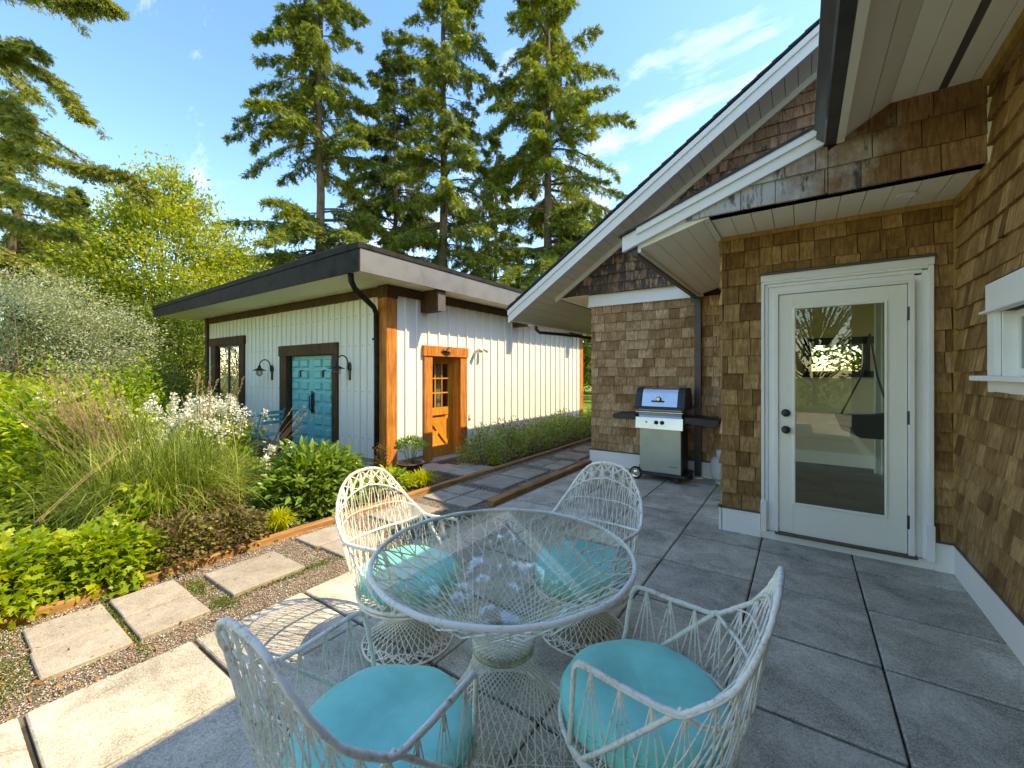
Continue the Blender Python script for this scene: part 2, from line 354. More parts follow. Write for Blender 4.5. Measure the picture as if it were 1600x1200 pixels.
# ================================================================ GROUND
def grid_sheet(x0, x1, y0, y1, z):
    m = MB(); m.add([(x0, y0, z), (x1, y0, z), (x1, y1, z), (x0, y1, z)], [(0, 1, 2, 3)]); return m
def _grassmat():
    t = NT('lawn_grass'); f = t.noise(t.pos(), 0.5, 6, 0.7); f2 = t.noise(t.pos(), 9, 5, 0.8)
    c = t.ramp(t.math('ADD', t.math('MULTIPLY', f, 0.5), t.math('MULTIPLY', f2, 0.5)), [(0.35, (0.05, 0.09, 0.015)), (0.5, (0.15, 0.22, 0.03)), (0.65, (0.30, 0.34, 0.05))])
    t.bump(t.noise(t.pos(), 60, 3), 1.0, 0.03); return t.base(c, 0.95, 0, 0.1)
M['lawn'] = _grassmat()
ground = tag(grid_sheet(-160, 160, -160, 160, -0.20).build('ground', M['lawn']), kind='structure')
def soilz(x): return float(np.interp(x, [-6.2, -5.4, -4.9, -4.3, -3.7], [-0.175, -0.165, -0.12, -0.03, -0.015]))
def _soil():
    m = MB(); X = [-13, -6.2, -5.4, -4.9, -4.3, -3.70]
    m.add([(x, y, soilz(x)) for y in (-3, 13) for x in X], [(i, i + 1, i + 7, i + 6) for i in range(5)]); return m
soil = tag(_soil().build('garden_bed_soil', M['soil']), kind='structure')
path = tag(grid_sheet(-3.72, -2.62, -10, 12.5, -0.02).build('gravel_path', M['gravelbed']), kind='structure')

# patio: 24 inch pavers on a 0.605 x 0.61 grid, recessed joints
pat = MB(); pat.box(-2.695, 0.93, -3.0, 3.60, -0.05, -0.022); pat.box(-2.72, 0.93, 3.60, 6.25, -0.05, -0.022)
patio = tag(pat.build('patio', m_plain('joint_sand', (0.045, 0.04, 0.03), 0.95, 0, 0.3, 20)), kind='structure')
far = MB(); far.box(-2.695, 7.0, -10.0, -3.0, -0.05, -0.003); far.build('bounce_slab', M['concrete'], patio)  # unseen slab added behind the camera to bounce sunlight onto walls and soffits
xs = [-2.69, -2.082, -1.487, -0.882, -0.279, 0.328, 0.95]; ys = [-2.78, -2.17, -1.56, -0.95, -0.345, 0.265, 0.867, 1.470, 2.075, 2.690, 3.305, 3.915, 4.525, 5.135, 5.745, 6.30]
def paver_mesh(w, d, h=0.045, b=0.006):
    m = MB(); m.bbox(-w / 2, w / 2, -d / 2, d / 2, -h, 0, b); return m.mesh('paver', M['concrete'])
for i in range(len(xs) - 1):
    for j in range(len(ys) - 1):
        x0, x1, y0, y1 = xs[i], xs[i + 1], ys[j], ys[j + 1]
        if y0 > 4.4 and x0 > -0.7: continue
        if y0 > 3.3 and i == 0: x1 = x1
        me = paver_mesh(x1 - x0 - 0.008 - random.random() * 0.004, y1 - y0 - 0.019 - random.random() * 0.005)
        o = link('paver', me, patio, ((x0 + x1) / 2, (y0 + y1) / 2, random.uniform(-0.0015, 0.0015)), (random.uniform(-.0015, .0015), random.uniform(-.0015, .0015), random.uniform(-.002, .002)))

# stepping stones
def stone(x0, x1, y0, y1, z=0.0, par=None):
    m = MB(); w, d = x1 - x0, y1 - y0
    m.bbox(-w / 2, w / 2, -d / 2, d / 2, -0.045, 0.008, 0.005)
    return m.build('stepping_stone', M['stone'], par if par is not None else path, loc=((x0 + x1) / 2, (y0 + y1) / 2, z + random.uniform(-.002, .003)))
for q in [(-3.56, -3.235, 0.355, 0.675), (-3.225, -2.91, 0.345, 0.675), (-3.56, -3.245, 0.71, 1.035), (-3.23, -2.915, 0.705, 1.03),
          (-3.47, -3.005, 1.185, 1.66), (-3.60, -3.27, 1.90, 2.32), (-3.25, -2.93, 1.92, 2.34),
          (-3.59, -3.10, 2.62, 3.17),
          (-3.60, -3.27, 3.38, 3.66), (-3.25, -2.92, 3.38, 3.67), (-3.60, -3.27, 3.68, 3.96), (-3.25, -2.92, 3.69, 3.97),
          (-3.52, -3.02, 4.16, 4.68), (-3.50, -3.02, 4.74, 5.24), (-3.53, -3.25, 5.5, 6.0), (-3.23, -2.95, 5.48, 5.76), (-3.23, -2.95, 5.78, 6.06), (-3.52, -3.02, 6.3, 6.8), (-3.52, -3.02, 7.05, 7.55), (-3.5, -3.0, 7.8, 8.3),
          (-3.56, -3.235, -0.30, 0.02), (-3.225, -2.91, -0.3, 0.02)]:
    stone(*q)
for q in [(-4.42, -4.12, 4.42, 4.74), (-4.10, -3.80, 4.40, 4.74), (-4.42, -4.12, 4.76, 5.06), (-4.10, -3.80, 4.76, 5.06), (-4.76, -4.45, 4.50, 5.0), (-5.2, -4.8, 4.6, 5.1)]:
    stone(*q, z=soilz((q[0] + q[1]) / 2) + .02, par=soil)

# timber edgings
def timber(name, x0, x1, y0, y1, z1, label, seg, par=None):
    e = empty(name, ((x0 + x1) / 2, (y0 + y1) / 2, 0)); tag(e, label, 'edging')
    n = max(1, round((y1 - y0) / seg)); L = (y1 - y0) / n
    for k in range(n):
        m = MB(); a = y0 + k * L - (y0 + y1) / 2; dx = random.uniform(-.006, .006)
        m.bbox(-(x1 - x0) / 2 + dx, (x1 - x0) / 2 + dx, a, a + L - 0.004, -0.06, z1 + random.uniform(-.003, .003), 0.007)
        m.build('timber_board', M['timber'], e)
timber('timber_edging', -3.775, -3.695, -2.5, 12.0, 0.035, 'long orange timber edging between the planted bed and the gravel path', 2.4)
timber('timber_edging', -2.83, -2.735, 3.60, 7.5, 0.045, 'short orange timber beam laid along the patio edge near the barbecue', 3.9)

# pebbles
def pebbles(n, x0, x1, y0, y1, rmin, rmax, mat, name, kindlabel=None, z=-0.015, avoid=(), dens=None):
    T = np.array([(1, 0, 0), (-1, 0, 0), (0, 1, 0), (0, -1, 0), (0, 0, .6), (0, 0, -.6)], float) ; F = np.array([(0, 2, 4), (2, 1, 4), (1, 3, 4), (3, 0, 4), (2, 0, 5), (1, 2, 5), (3, 1, 5), (0, 3, 5)])
    T = T + 0.0
    p = np.stack([RNG.uniform(x0, x1, n), RNG.uniform(0, 1, n) ** 1.5 * (y1 - y0) + y0, np.full(n, z)], 1)
    for a in avoid: p = p[~((p[:, 0] > a[0]) & (p[:, 0] < a[1]) & (p[:, 1] > a[2]) & (p[:, 1] < a[3]))]
    k = len(p); d = rdir(k, 0, 0.3); up = rdir(k, 2.0)
    V, FF = scatter(T, F, p, d, up, RNG.uniform(rmin, rmax, k), RNG.uniform(.6, 1.1, k))
    V = V + RNG.normal(size=V.shape) * 0.0008
    o = link(name, np_mesh(name, V, FF, mat)); tag(o, kind='stuff'); return o
def _peb():
    t = NT('pebble'); rn = t.rnd()
    c = t.ramp(rn, [(0.0, (0.12, 0.09, 0.06)), (0.25, (0.30, 0.24, 0.17)), (0.5, (0.42, 0.36, 0.28)), (0.72, (0.36, 0.26, 0.16)), (0.9, (0.55, 0.52, 0.46)), (1.0, (0.75, 0.73, 0.68))])
    return t.base(c, 0.8)
M['pebble'] = _peb()
pebbles(60000, -3.69, -2.70, -0.4, 5.5, 0.0025, 0.006, M['pebble'], 'gravel')
pebbles(9000, -3.69, -2.84, 4.5, 8.5, 0.005, 0.011, M['pebble'], 'gravel')
# dry fallen leaves and moss on the path
dl = RNG.uniform(0, 1, (1400, 3)); P = np.stack([RNG.uniform(-3.69, -2.66, 1400), RNG.uniform(0, 1, 1400) ** 1.4 * 7 - 0.3, RNG.uniform(-0.008, 0.012, 1400)], 1)
V, F = scatter(TRI_T, TRI_F, P, rdir(1400, 0, .25), rdir(1400, 2.5), RNG.uniform(.012, .035, 1400))
M['deadleaf'] = m_leaf('dead_leaf', [(0.20, 0.07, 0.02), (0.34, 0.14, 0.04), (0.45, 0.26, 0.10)], 0.15)
tag(link('fallen_leaf_litter', np_mesh('fallen_leaf_litter', V, F, M['deadleaf'])), kind='stuff')
def moss(cx, cy, rx, ry, n): return np.stack([RNG.normal(cx, rx, n), RNG.normal(cy, ry, n), np.full(n, -0.014)], 1)
mp_ = [moss(-3.35, 1.10, .09, .03, 900), moss(-2.98, 1.12, .06, .04, 700), moss(-3.0, .69, .3, .012, 500), moss(-3.235, .5, .012, .16, 400), moss(-3.238, .87, .012, .16, 400), moss(-3.1, 0.18, .14, .09, 2600), moss(-2.99, 1.75, .03, .14, 600), moss(-3.26, 2.1, .012, .2, 300), moss(-3.5, 0.2, .1, .08, 900), moss(-3.4, 0.69, .2, .015, 700), moss(-2.98, 1.42, .015, .2, 500)]
P = np.concatenate(mp_); P = P[(P[:, 0] > -3.69) & (P[:, 0] < -2.7)]; n = len(P)
V, F = scatter(TRI_T, TRI_F, P, rdir(n, 0.5), rdir(n, 1), RNG.uniform(.008, .022, n))
M['moss'] = m_leaf('moss_green', [(0.03, 0.06, 0.01), (0.10, 0.15, 0.02), (0.20, 0.22, 0.04)], 0.2)
tag(link('moss', np_mesh('moss', V, F, M['moss'])), kind='stuff')

# ================================================================ SHINGLES
def clip_poly(poly, a, b, c):  # keep a*x+b*z<=c
    out = []
    for i in range(len(poly)):
        p, q = poly[i], poly[(i + 1) % len(poly)]; dp = a * p[0] + b * p[1] - c; dq = a * q[0] + b * q[1] - c
        if dp <= 0: out.append(p)
        if (dp < 0) != (dq < 0) and abs(dp - dq) > 1e-12:
            t = dp / (dp - dq)
            if 0 < t < 1: out.append((p[0] + t * (q[0] - p[0]), p[1] + t * (q[1] - p[1])))
    return out
SHINGLES = []  # (area_px, verts, faces, mat)
CAMV = Vector((0, 0, CAM_Z)); CF = Vector((-math.sin(YAW), math.cos(YAW), 0)); CR = Vector((math.cos(YAW), math.sin(YAW), 0))
def toPx(p):
    d = Vector(p) - CAMV; dep = d.dot(CF)
    if dep < 0.05: return None
    return (800 + FPX * d.dot(CR) / dep, 583 - FPX * d.z / dep)
def shingle_wall(O, u, n, u0, u1, z0, z1, courses, wr, holes=(), clips=(), mat='shingle', thick=0.025, zvar=0.005):
    O = Vector(O); u = Vector(u); n = Vector(n); Z = Vector((0, 0, 1)); z = z0; k = 0
    while z < z1 - 0.02:
        h = courses(z); zt = min(z + h, z1); uu = u0 - random.uniform(0, wr[0])
        while uu < u1:
            w = random.uniform(*wr); a, b = max(uu, u0) + 0.0024, min(uu + w, u1) - 0.0024; uu += w
            if b - a < 0.012: continue
            dz = random.uniform(-zvar, zvar)
            rects = [(a, b, z + dz, zt + 0.012)]
            for (h0, h1, g0, g1) in holes:
                nr = []
                for (p, q, r, s) in rects:
                    if q <= h0 or p >= h1 or s <= g0 or r >= g1: nr.append((p, q, r, s)); continue
                    if p < h0 - 0.012: nr.append((p, h0, r, s))
                    if q > h1 + 0.012: nr.append((h1, q, r, s))
                    m0, m1 = max(p, h0), min(q, h1)
                    if r < g0 - 0.012: nr.append((m0, m1, r, g0))
                    if s > g1 + 0.012: nr.append((m0, m1, g1, s))
                rects = nr
            for (p, q, r, s) in rects:
                poly = [(p, r), (q, r), (q, s), (p, s)]
                for cl in clips:
                    poly = clip_poly(poly, *cl)
                    if len(poly) < 3: break
                if len(poly) < 3: continue
                ar = 0.5 * abs(sum(poly[i][0] * poly[(i + 1) % len(poly)][1] - poly[(i + 1) % len(poly)][0] * poly[i][1] for i in range(len(poly))))
                if ar < 0.0006: continue
                tj = thick * random.uniform(.85, 1.15)
                def off(zz): return 0.004 + tj * max(0.0, 1 - (zz - r) / (h + 0.03))
                vb = [O + u * x + Z * zz for x, zz in poly]; vf = [O + u * x + Z * zz + n * off(zz) for x, zz in poly]
                m = len(poly); fs = [tuple(range(m, 2 * m))] + [(i, (i + 1) % m, (i + 1) % m + m, i + m) for i in range(m)]
                c = sum(vf, Vector()) / m; px = toPx(c)
                sc = 0
                if px and -40 < px[0] < 1640 and -40 < px[1] < 1240:
                    d = (c - CAMV).length; sc = ar / (d * d) * abs((c - CAMV).normalized().dot(n))
                SHINGLES.append((sc, [tuple(v) for v in vb + vf], fs, mat))
        z += h; k += 1

# ================================================================ HOUSE
house = empty('house', (0, 5, 0)); house.location = (0, 0, 0)
tag(house, 'brown cedar shingled house with white trim and deep white soffits beside the patio', 'house')
def hbox(name, mat, *b, bev=None, smooth=False):
    m = MB(); (m.bbox(*b, bev) if bev else m.box(*b)); return m.build(name, M[mat], house)
DW = 4.25   # door wall
GW = 6.20   # grill wall
RX = 0.92   # right wall
# wall cores (shingle backing)
core = MB()
core.box(-0.594, -0.20, DW + 0.0, DW + 0.12, 0, 2.67)            # left of door
core.box(0.70, RX, DW + 0.0, DW + 0.12, 0, 2.67)
core.box(-0.20, 0.70, DW, DW + 0.12, 2.15, 2.67)
core.box(-0.594, -0.50, DW + 0.12, GW, 0, 2.67)                  # side of door block
core.box(-2.745, -0.594, GW, GW + 0.12, 0, 2.66)                 # barbecue wall
core.box(-2.745, -2.64, GW + 0.12, 12.0, 0, 2.66)
core.box(RX, RX + 0.12, 3.476, DW + 0.12, 0, 3.17)                # right wall with window hole
core.box(RX, RX + 0.12, 2.40, 3.476, 0, 1.384); core.box(RX, RX + 0.12, 2.40, 3.476, 1.776, 3.17)
core.box(RX, RX + 0.12, -3.5, 2.40, 0, 3.17)
core.build('wall', M['dark'], house)
# base boards
hbox('baseboard', 'white', -0.60, -0.295, DW - 0.028, DW, 0, 0.205)
hbox('baseboard', 'white', -0.295, 0.795, DW - 0.022, DW, 0, 0.068)
hbox('baseboard', 'white', 0.795, RX - 0.028, DW - 0.028, DW, 0, 0.205)
hbox('baseboard', 'white', RX - 0.028, RX, -3.5, DW, 0, 0.205)
hbox('baseboard', 'white', -0.622, -0.594, DW - 0.028, GW - 0.028, 0, 0.205)
hbox('baseboard', 'white', -2.773, -0.622, GW - 0.028, GW, 0, 0.215)
hbox('baseboard', 'white', -2.773, -2.745, GW, 12.0, 0, 0.215)
for b in [(-0.602, -0.295, DW - 0.034, DW, .205, .222), (.795, RX - .03, DW - .034, DW, .205, .222), (RX - .034, RX, -3.5, DW - .034, .205, .222), (-.628, -.594, DW - .034, GW - .034, .205, .222), (-2.779, -.628, GW - .034, GW, .215, .235)]:
    hbox('flashing', 'flash', *b)
# corner boards & cedar trims
hbox('corner_trim', 'trimwood', RX - 0.03, RX, DW - 0.03, DW, 0.222, 2.63)
hbox('frieze_trim', 'trimwood', -0.606, RX, DW - 0.028, DW, 2.63, 2.668)
hbox('frieze_trim', 'trimwood', RX - 0.026, RX, 3.62, DW - 0.03, 2.632, 2.668)
hbox('frieze_trim', 'trimwood', RX - 0.05, RX, -3.5, 3.57, 3.10, 3.165)
hbox('frieze_trim', 'trimwood', -0.624, -0.597, DW, GW, 2.61, 2.648)
c15 = lambda z: 0.127 if z < 0.7 else (0.140 if z < 1.4 else 0.156)
door_hole = (-0.289, 0.792, 0.0, 2.30)
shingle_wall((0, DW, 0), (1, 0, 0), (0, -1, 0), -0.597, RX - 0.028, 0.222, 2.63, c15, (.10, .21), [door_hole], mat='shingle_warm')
shingle_wall((-0.594, GW, 0), (0, -1, 0), (-1, 0, 0), 0.0, GW - DW + .01, 0.222, 2.61, c15, (.09, .2))
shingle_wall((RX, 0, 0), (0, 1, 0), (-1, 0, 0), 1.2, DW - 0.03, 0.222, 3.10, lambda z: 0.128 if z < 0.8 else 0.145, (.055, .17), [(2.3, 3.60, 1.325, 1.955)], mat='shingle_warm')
shingle_wall((0, GW, 0), (1, 0, 0), (0, -1, 0), -2.748, -0.60, 0.235, 2.47, lambda z: 0.124 if z < 0.9 else (0.135 if z < 1.7 else .142), (.09, .2))
# gable
GY = 6.12; SL = 0.664
def roofz(x): return 2.684 + SL * (x + 3.32)     # underside of main rake
hbox('band_board', 'white', -2.785, -1.10, GW - 0.045, GW, 2.485, 2.665)
hbox('band_board', 'white', -2.785, -1.10, GW - 0.055, GW - 0.045, 2.474, 2.488)
gm = MB(); gm.prism([(-3.33, 2.672), (2.2, 2.672), (2.2, roofz(2.2) - .02)], 'y', GY, GY + 0.12); gm.build('wall', M['dark'], house)
shingle_wall((0, GY, 0), (1, 0, 0), (0, -1, 0), -3.34, 1.2, 2.665, 5.9, lambda z: 0.142, (.10, .19), clips=[(-SL, 1, 2.684 + SL * 3.32 - 0.085)], mat='shingle_gable')
# main roof: left slope slab + rake, sloped soffits
EX, EY = -3.89, 5.50
RT = 0.16
mr = MB(); mr.prism([(EX + .02, roofz(EX) + RT - .01), (EX + .02, roofz(EX) + 0.02), (2.6, roofz(2.6) + 0.02), (8.9, roofz(EX) + .02), (8.9, roofz(EX) + RT), (2.6, roofz(2.6) + RT)], 'y', EY + 0.045, 15.0)
mr.build('roof', M['roofing'], house)
edge = MB(); edge.prism([(EX - .03, roofz(EX) + RT - 0.03), (2.6, roofz(2.6) + RT + 0.0), (2.6, roofz(2.6) + RT + .03), (EX - .03, roofz(EX) + RT + 0.0)], 'y', EY - 0.03, EY + 0.06)
edge.build('roof_edge', M['roofing'], house)
# slightly stepped shingle edge along the rake
st = MB()
for k in range(44):
    x = EX + .02 + k * 0.15; st.prism([(x, roofz(x) + RT + .005), (x + .15, roofz(x + .15) + RT + .005), (x + .15, roofz(x + .15) + RT + .018), (x, roofz(x) + RT + .032)], 'y', EY - 0.036, EY + 0.3)
st.build('roof_shingle_course', M['roofing'], house)['kind'] = 'stuff'
def rake(y0, y1, lo, hi, name, mat, xa, xb, f=roofz):
    m = MB(); m.prism([(xa, f(xa) + lo), (xb, f(xb) + lo), (xb, f(xb) + hi), (xa, f(xa) + hi)], 'y', y0, y1); return m.build(name, M[mat], house)
rake(EY, EY + 0.045, -0.075, RT - 0.03, 'rake_board', 'gable_trim', EX, 2.5)
rake(EY - 0.022, EY, 0.055, RT - 0.03, 'rake_moulding', 'gable_trim', EX, 2.5)
rake(GY - 0.05, GY, -0.085, -0.003, 'rake_trim', 'cream', -3.34, 2.5)
# sloped soffit boards across the rake (seams run along y) every 0.15 along slope
k = 0; x = EX + 0.02
while x < 1.4:
    w = 0.128; m = MB(); m.prism([(x + .003, roofz(x + .003) - .0), (x + w - .003, roofz(x + w - .003)), (x + w - .003, roofz(x + w - .003) + .015), (x + .003, roofz(x + .003) + .015)], 'y', EY + .045, GY if x > -3.36 else 13.0)
    m.build('soffit_board', M['soffit'], house); x += w; k += 1
# horizontal eave return from gable foot to the wall
for k in range(4):
    x0 = -3.33 + k * 0.147; m = MB(); m.box(x0 + .002, x0 + .144, GY + .12, 13.0, 2.664, 2.68); m.build('soffit_board', M['soffit'], house)
hbox('soffit_board', 'cream', -3.33, -2.78, GY, GY + .118, 2.655, 2.668)
# eave fascia / gutter of the main roof
hbox('fascia', 'gable_trim', EX - .005, EX + .02, EY + .046, 13.0, roofz(EX) - .03, roofz(EX) + .12)
hbox('gutter', 'gutter', EX - .10, EX - .008, EY + .25, 13.0, roofz(EX) + .0, roofz(EX) + .10)
dp = MB(); dp.tube([(EX - .05, 6.45, 2.34), (EX - .05, 6.45, 2.22), (EX - .03, 6.52, 2.17), (EX + .4, 7.0, 2.13), (-2.85, 8.2, 2.02), (-2.80, 8.25, 1.9), (-2.80, 8.25, 0.1)], 0.03, 8); dp.build('downpipe', M['gutter'], house, True)

# porch roof over the door: slopes up to the right, soffit at 2.667
PY = 3.60
def pz(x): return 2.555 + 0.355 * (x + 1.29)          # centre of rake fascia
PB = 2.667
# panel above the porch, shingled
pm = MB(); pm.prism([(-0.66, PB), (RX, PB), (RX, 3.165), (0.468, 3.165), (0.262, 3.03), (0.10, pz(.10)), (-0.66, pz(-.66) - .0)], 'y', PY + .003, PY + .10); pm.build('wall', M['dark'], house)
shingle_wall((0, PY, 0), (1, 0, 0), (0, -1, 0), 0.15, 0.895, PB - 0.006, 3.165, lambda z: 0.172, (.15, .30), clips=[(-0.66, 1, 2.853)], mat='shingle_grey', thick=.02)
shingle_wall((0, PY, 0), (1, 0, 0), (0, -1, 0), -0.78, 0.15, PB - 0.006, 3.05, lambda z: 0.172, (.15, .30), clips=[(-0.355, 1, 2.555 + 0.355 * 1.29 - 0.060)], mat='shingle_grey', thick=.02)
hbox('panel_trim', 'cream', 0.893, RX - .002, PY - .022, PY + .003, PB - .01, 3.165)
def prake(y0, y1, lo, hi, name, mat, xa, xb): return rake(y0, y1, lo, hi, name, mat, xa, xb, pz)
prake(PY - .045, PY - .003, -0.065, 0.065, 'rake_board', 'white', -1.29, 0.16)
prake(PY - .065, PY - .045, 0.015, 0.07, 'rake_moulding', 'white', -1.16, 0.10)
pr = MB(); pr.prism([(-1.31, pz(-1.31) + .068), (0.45, pz(.45) + .068), (0.45, pz(.45) + .09), (-1.31, pz(-1.31) + .085)], 'y', PY - .075, 6.10); pr.build('roof', M['roofing'], house)
# sloped soffit boards of porch eave
for k in range(4):
    x0 = -1.135 + k * 0.122; x1 = x0 + .119
    f = lambda x: 2.508 + 0.290 * (x + 1.135)
    m = MB(); m.prism([(x0, f(x0)), (x1, f(x1)), (x1, f(x1) + .015), (x0, f(x0) + .015)], 'y', PY - .003, GW - .03); m.build('soffit_board', M['soffit'], house)
hbox('soffit_trim', 'cream', -0.648, -0.60, PY - .003, GW - .03, 2.652, 2.665)
hbox('fascia', 'cream', -1.165, -1.138, PY - .003, 6.10, 2.475, 2.58)
# flat porch soffit boards run in y
n = 11; w = (RX + .60) / n
for k in range(n):
    m = MB(); x0 = -0.60 + k * w; m.box(x0 + .0025, x0 + w - .0025, PY + .004, DW, PB, PB + .015); m.build('soffit_board', M['soffit'], house)
mb_ = MB(); mb_.box(-.66, RX, PY + .1, GW, PB + .016, PB + .03); mb_.build('ceiling_backing', M['dark'], house)
m = MB(); m.prism([(-1.165, 2.50), (-.62, 2.652), (-.62, 2.735), (-1.165, 2.545)], 'y', PY - .002, PY + .016); m.build('fascia', M['cream'], house)  # filler board added to cover the gap between rake and sloped soffit
# gutter along porch eave + downpipe
def gutter_profile(x0, x1, z0, z1, y0, y1, name='gutter'):
    m = MB(); w = x1 - x0
    m.prism([(x1, z0), (x1, z1), (x0 + w * .0, z1), (x0, z1 - .018), (x0 + w * .12, z1 - .03), (x0 + w * .10, z0 + .055), (x0 + w * .42, z0 + .02), (x0 + w * .5, z0)], 'y', y0, y1)
    return m.build(name, M['gutter'], house)
gutter_profile(-1.26, -1.167, 2.452, 2.56, PY + .0, 6.10)
d = MB(); d.prism([(-1.20, 6.10), (-1.12, 6.10), (-1.12, 6.16), (-1.20, 6.16)], 'z', 0.03, 2.42); d.build('downpipe', M['gutter'], house)
d = MB(); d.prism([(-1.25, 2.42), (-1.12, 2.38), (-1.12, 2.45), (-1.25, 2.49)], 'y', 6.09, 6.155); d.build('downpipe_elbow', M['gutter'], house)
# recessed light
rl = MB(); rl.lathe([(.055, -.002), (.058, -.008), (.046, -.012), (.038, -.004), (.0, -.003)], 24, (0.60, 3.93, PB)); rl.build('recessed_light', M['white'], house, True)

# right (upper) roof: eave over the patio
def rz(x): return 3.03 + 0.66 * (x - 0.262)
for (xa, xb, fa, fb) in [(.240, .365, rz(.240), rz(.365)), (.370, .468, rz(.370), 3.166)]:
    m = MB(); m.prism([(xa, fa), (xb, fb), (xb, fb + .015), (xa, fa + .015)], 'y', -3.5, PY - .003); m.build('soffit_board', M['soffit'], house)
for (xa, xb, mt) in [(.470, .578, 'soffit'), (.582, .690, 'soffit'), (.693, .728, 'flash'), (.731, .83, 'soffit'), (.834, RX, 'soffit')]:
    m = MB(); m.box(xa, xb, -3.5, PY - .003, 3.166, 3.182); m.build('soffit_vent' if mt == 'flash' else 'soffit_board', M[mt], house)
hbox('fascia', 'cream', .196, .238, -3.5, PY - .02, 2.985, 3.14)
gutter_profile(0.072, 0.194, 2.985, 3.115, -3.5, PY - .025)
gs = MB(); gs.prism([(.072, 3.097), (.073, 3.04), (.13, 2.985), (.194, 2.985), (.194, 3.115), (.08, 3.115)], 'y', PY - .025, PY - .018); gs.build('gutter_end_cap', M['gutter'], house)
ur = MB(); ur.prism([(.10, 3.13), (4.2, 3.13 + .66 * 4.1), (4.2, 3.17 + .66 * 4.1), (.10, 3.17)], 'y', -3.6, PY - .03); ur.build('roof', M['roofing'], house)
ur = MB(); ur.prism([(.48, 3.2), (.92, 3.2), (4.2, 3.2), (4.2, 3.1 + .66 * 4.1), (.48, 3.36)], 'y', PY - .06, PY - .045); ur.build('wall', M['dark'], house)
ur = MB(); ur.prism([(.45, 3.20), (4.2, 5.80), (4.2, 5.85), (.45, 3.27)], 'y', PY - .03, 6.1); ur.build('roof', M['roofing'], house)

# flush the shingles: the 300 that show largest as parts, the rest one part
SHINGLES.sort(key=lambda s: -s[0])
vis = [s for s in SHINGLES if s[0] > 0]
for (a, vs, fs, mt) in SHINGLES[:298]:
    m = MB(); m.add(vs, fs); m.build('shingle', M[mt], house)
for mt in ('shingle', 'shingle_warm', 'shingle_grey', 'shingle_gable'):
    m = MB()
    for (a, vs, fs, q) in SHINGLES[298:]:
        if q == mt: m.add(vs, fs)
    if m.v: m.build('shingle_cladding', M[mt], house)['kind'] = 'stuff'

# ---------------------------------------------------------------- french door (part of the house wall, own thing so it reads)
door = MB()
cas = lambda x0, x1, y0, y1, z0, z1, nm='casing', par=house, mt='white': MB().bbox(x0, x1, y0, y1, z0, z1, .003).build(nm, M[mt], par)
dr = MB(); dr.bbox(-.156, -.055, DW - .045, DW - .005, .09, 2.09, .003); dr.bbox(.534, .645, DW - .045, DW - .005, .09, 2.09, .003)
dr.box(-.055, .534, DW - .044, DW - .006, .09, .335); dr.box(-.055, .534, DW - .044, DW - .006, 1.98, 2.089)
dleaf = dr.build('door', M['cream'], house)
gl = MB(); gl.box(-.055, .534, DW - .030, DW - .022, .335, 1.98); gl.build('glass_pane', M['glass'], dleaf)
for b in [(-.058, -.040, .332, 1.983), (.519, .537, .332, 1.983), (-.04, .519, .332, .350), (-.04, .519, 1.965, 1.983)]:
    m = MB(); m.bbox(b[0], b[1], DW - .053, DW - .031, b[2], b[3], .004); m.build('glazing_bead', M['cream'], dleaf)
for zc in (1.095, .955):
    k = MB(); k.lathe([(.0, -.105 if zc < 1 else -.075), (.018, -.104 if zc < 1 else -.075), (.029, -.092 if zc < 1 else -.068), (.03, -.075 if zc < 1 else -.062), (.014, -.065), (.012, -.055), (.031, -.052), (.033, -.045), (.0, -.044)][::-1], 20, (-.107, DW, zc), 'y'); k.build('door_knob' if zc < 1 else 'deadbolt', M['black'], dleaf, True)
for zc in (1.87, 1.10, .33):
    k = MB(); k.box(.645, .668, DW - .051, DW - .046, zc - .05, zc + .05); k.tube([(.651, DW - .055, zc - .05), (.651, DW - .055, zc + .05)], .007, 8); k.build('hinge', M['black'], dleaf)
# jambs
cas(-.185, -.160, DW - .06, DW + .1, .075, 2.115, 'jamb'); cas(.650, .685, DW - .06, DW + .1, .075, 2.115, 'jamb'); cas(-.160, .650, DW - .06, DW + .1, 2.094, 2.115, 'jamb')
m = MB(); m.bbox(-.185, .70, DW - .075, DW + .1, .066, .088, .004); m.build('threshold', M['flash'], house)
# casing: stepped profile
for (x0, x1, pr_) in [(-.285, -.262, .052), (-.262, -.235, .036), (-.235, -.187, .026)]:
    cas(x0, x1, DW - pr_, DW, .075 if x0 < -.24 else .075, 2.115 + (-.187 - x0))
for (x0, x1, pr_) in [(.687, .725, .026), (.725, .757, .036), (.757, .787, .052)]:
    cas(x0, x1, DW - pr_, DW, .075, 2.115 + (x1 - .687) * .98)
for (z0, z1, x0, x1, pr_) in [(2.115, 2.165, -.187, .687, .026), (2.165, 2.193, -.235, .725, .037), (2.193, 2.216, -.262, .757, .053)]:
    cas(x0, x1, DW - pr_, DW, z0, z1)
cas(-.288, .790, DW - .056, DW, 2.2155, 2.272)
hbox('drip_cap', 'flash', -.30, .80, DW - .085, DW - .002, 2.273, 2.285)
hbox('drip_cap', 'flash', -.30, .80, DW - .012, DW - .002, 2.285, 2.30)
cas(-.289, -.245, DW - .068, DW, .069, .33, 'plinth_block'); cas(.745, .791, DW - .068, DW, .069, .33, 'plinth_block')
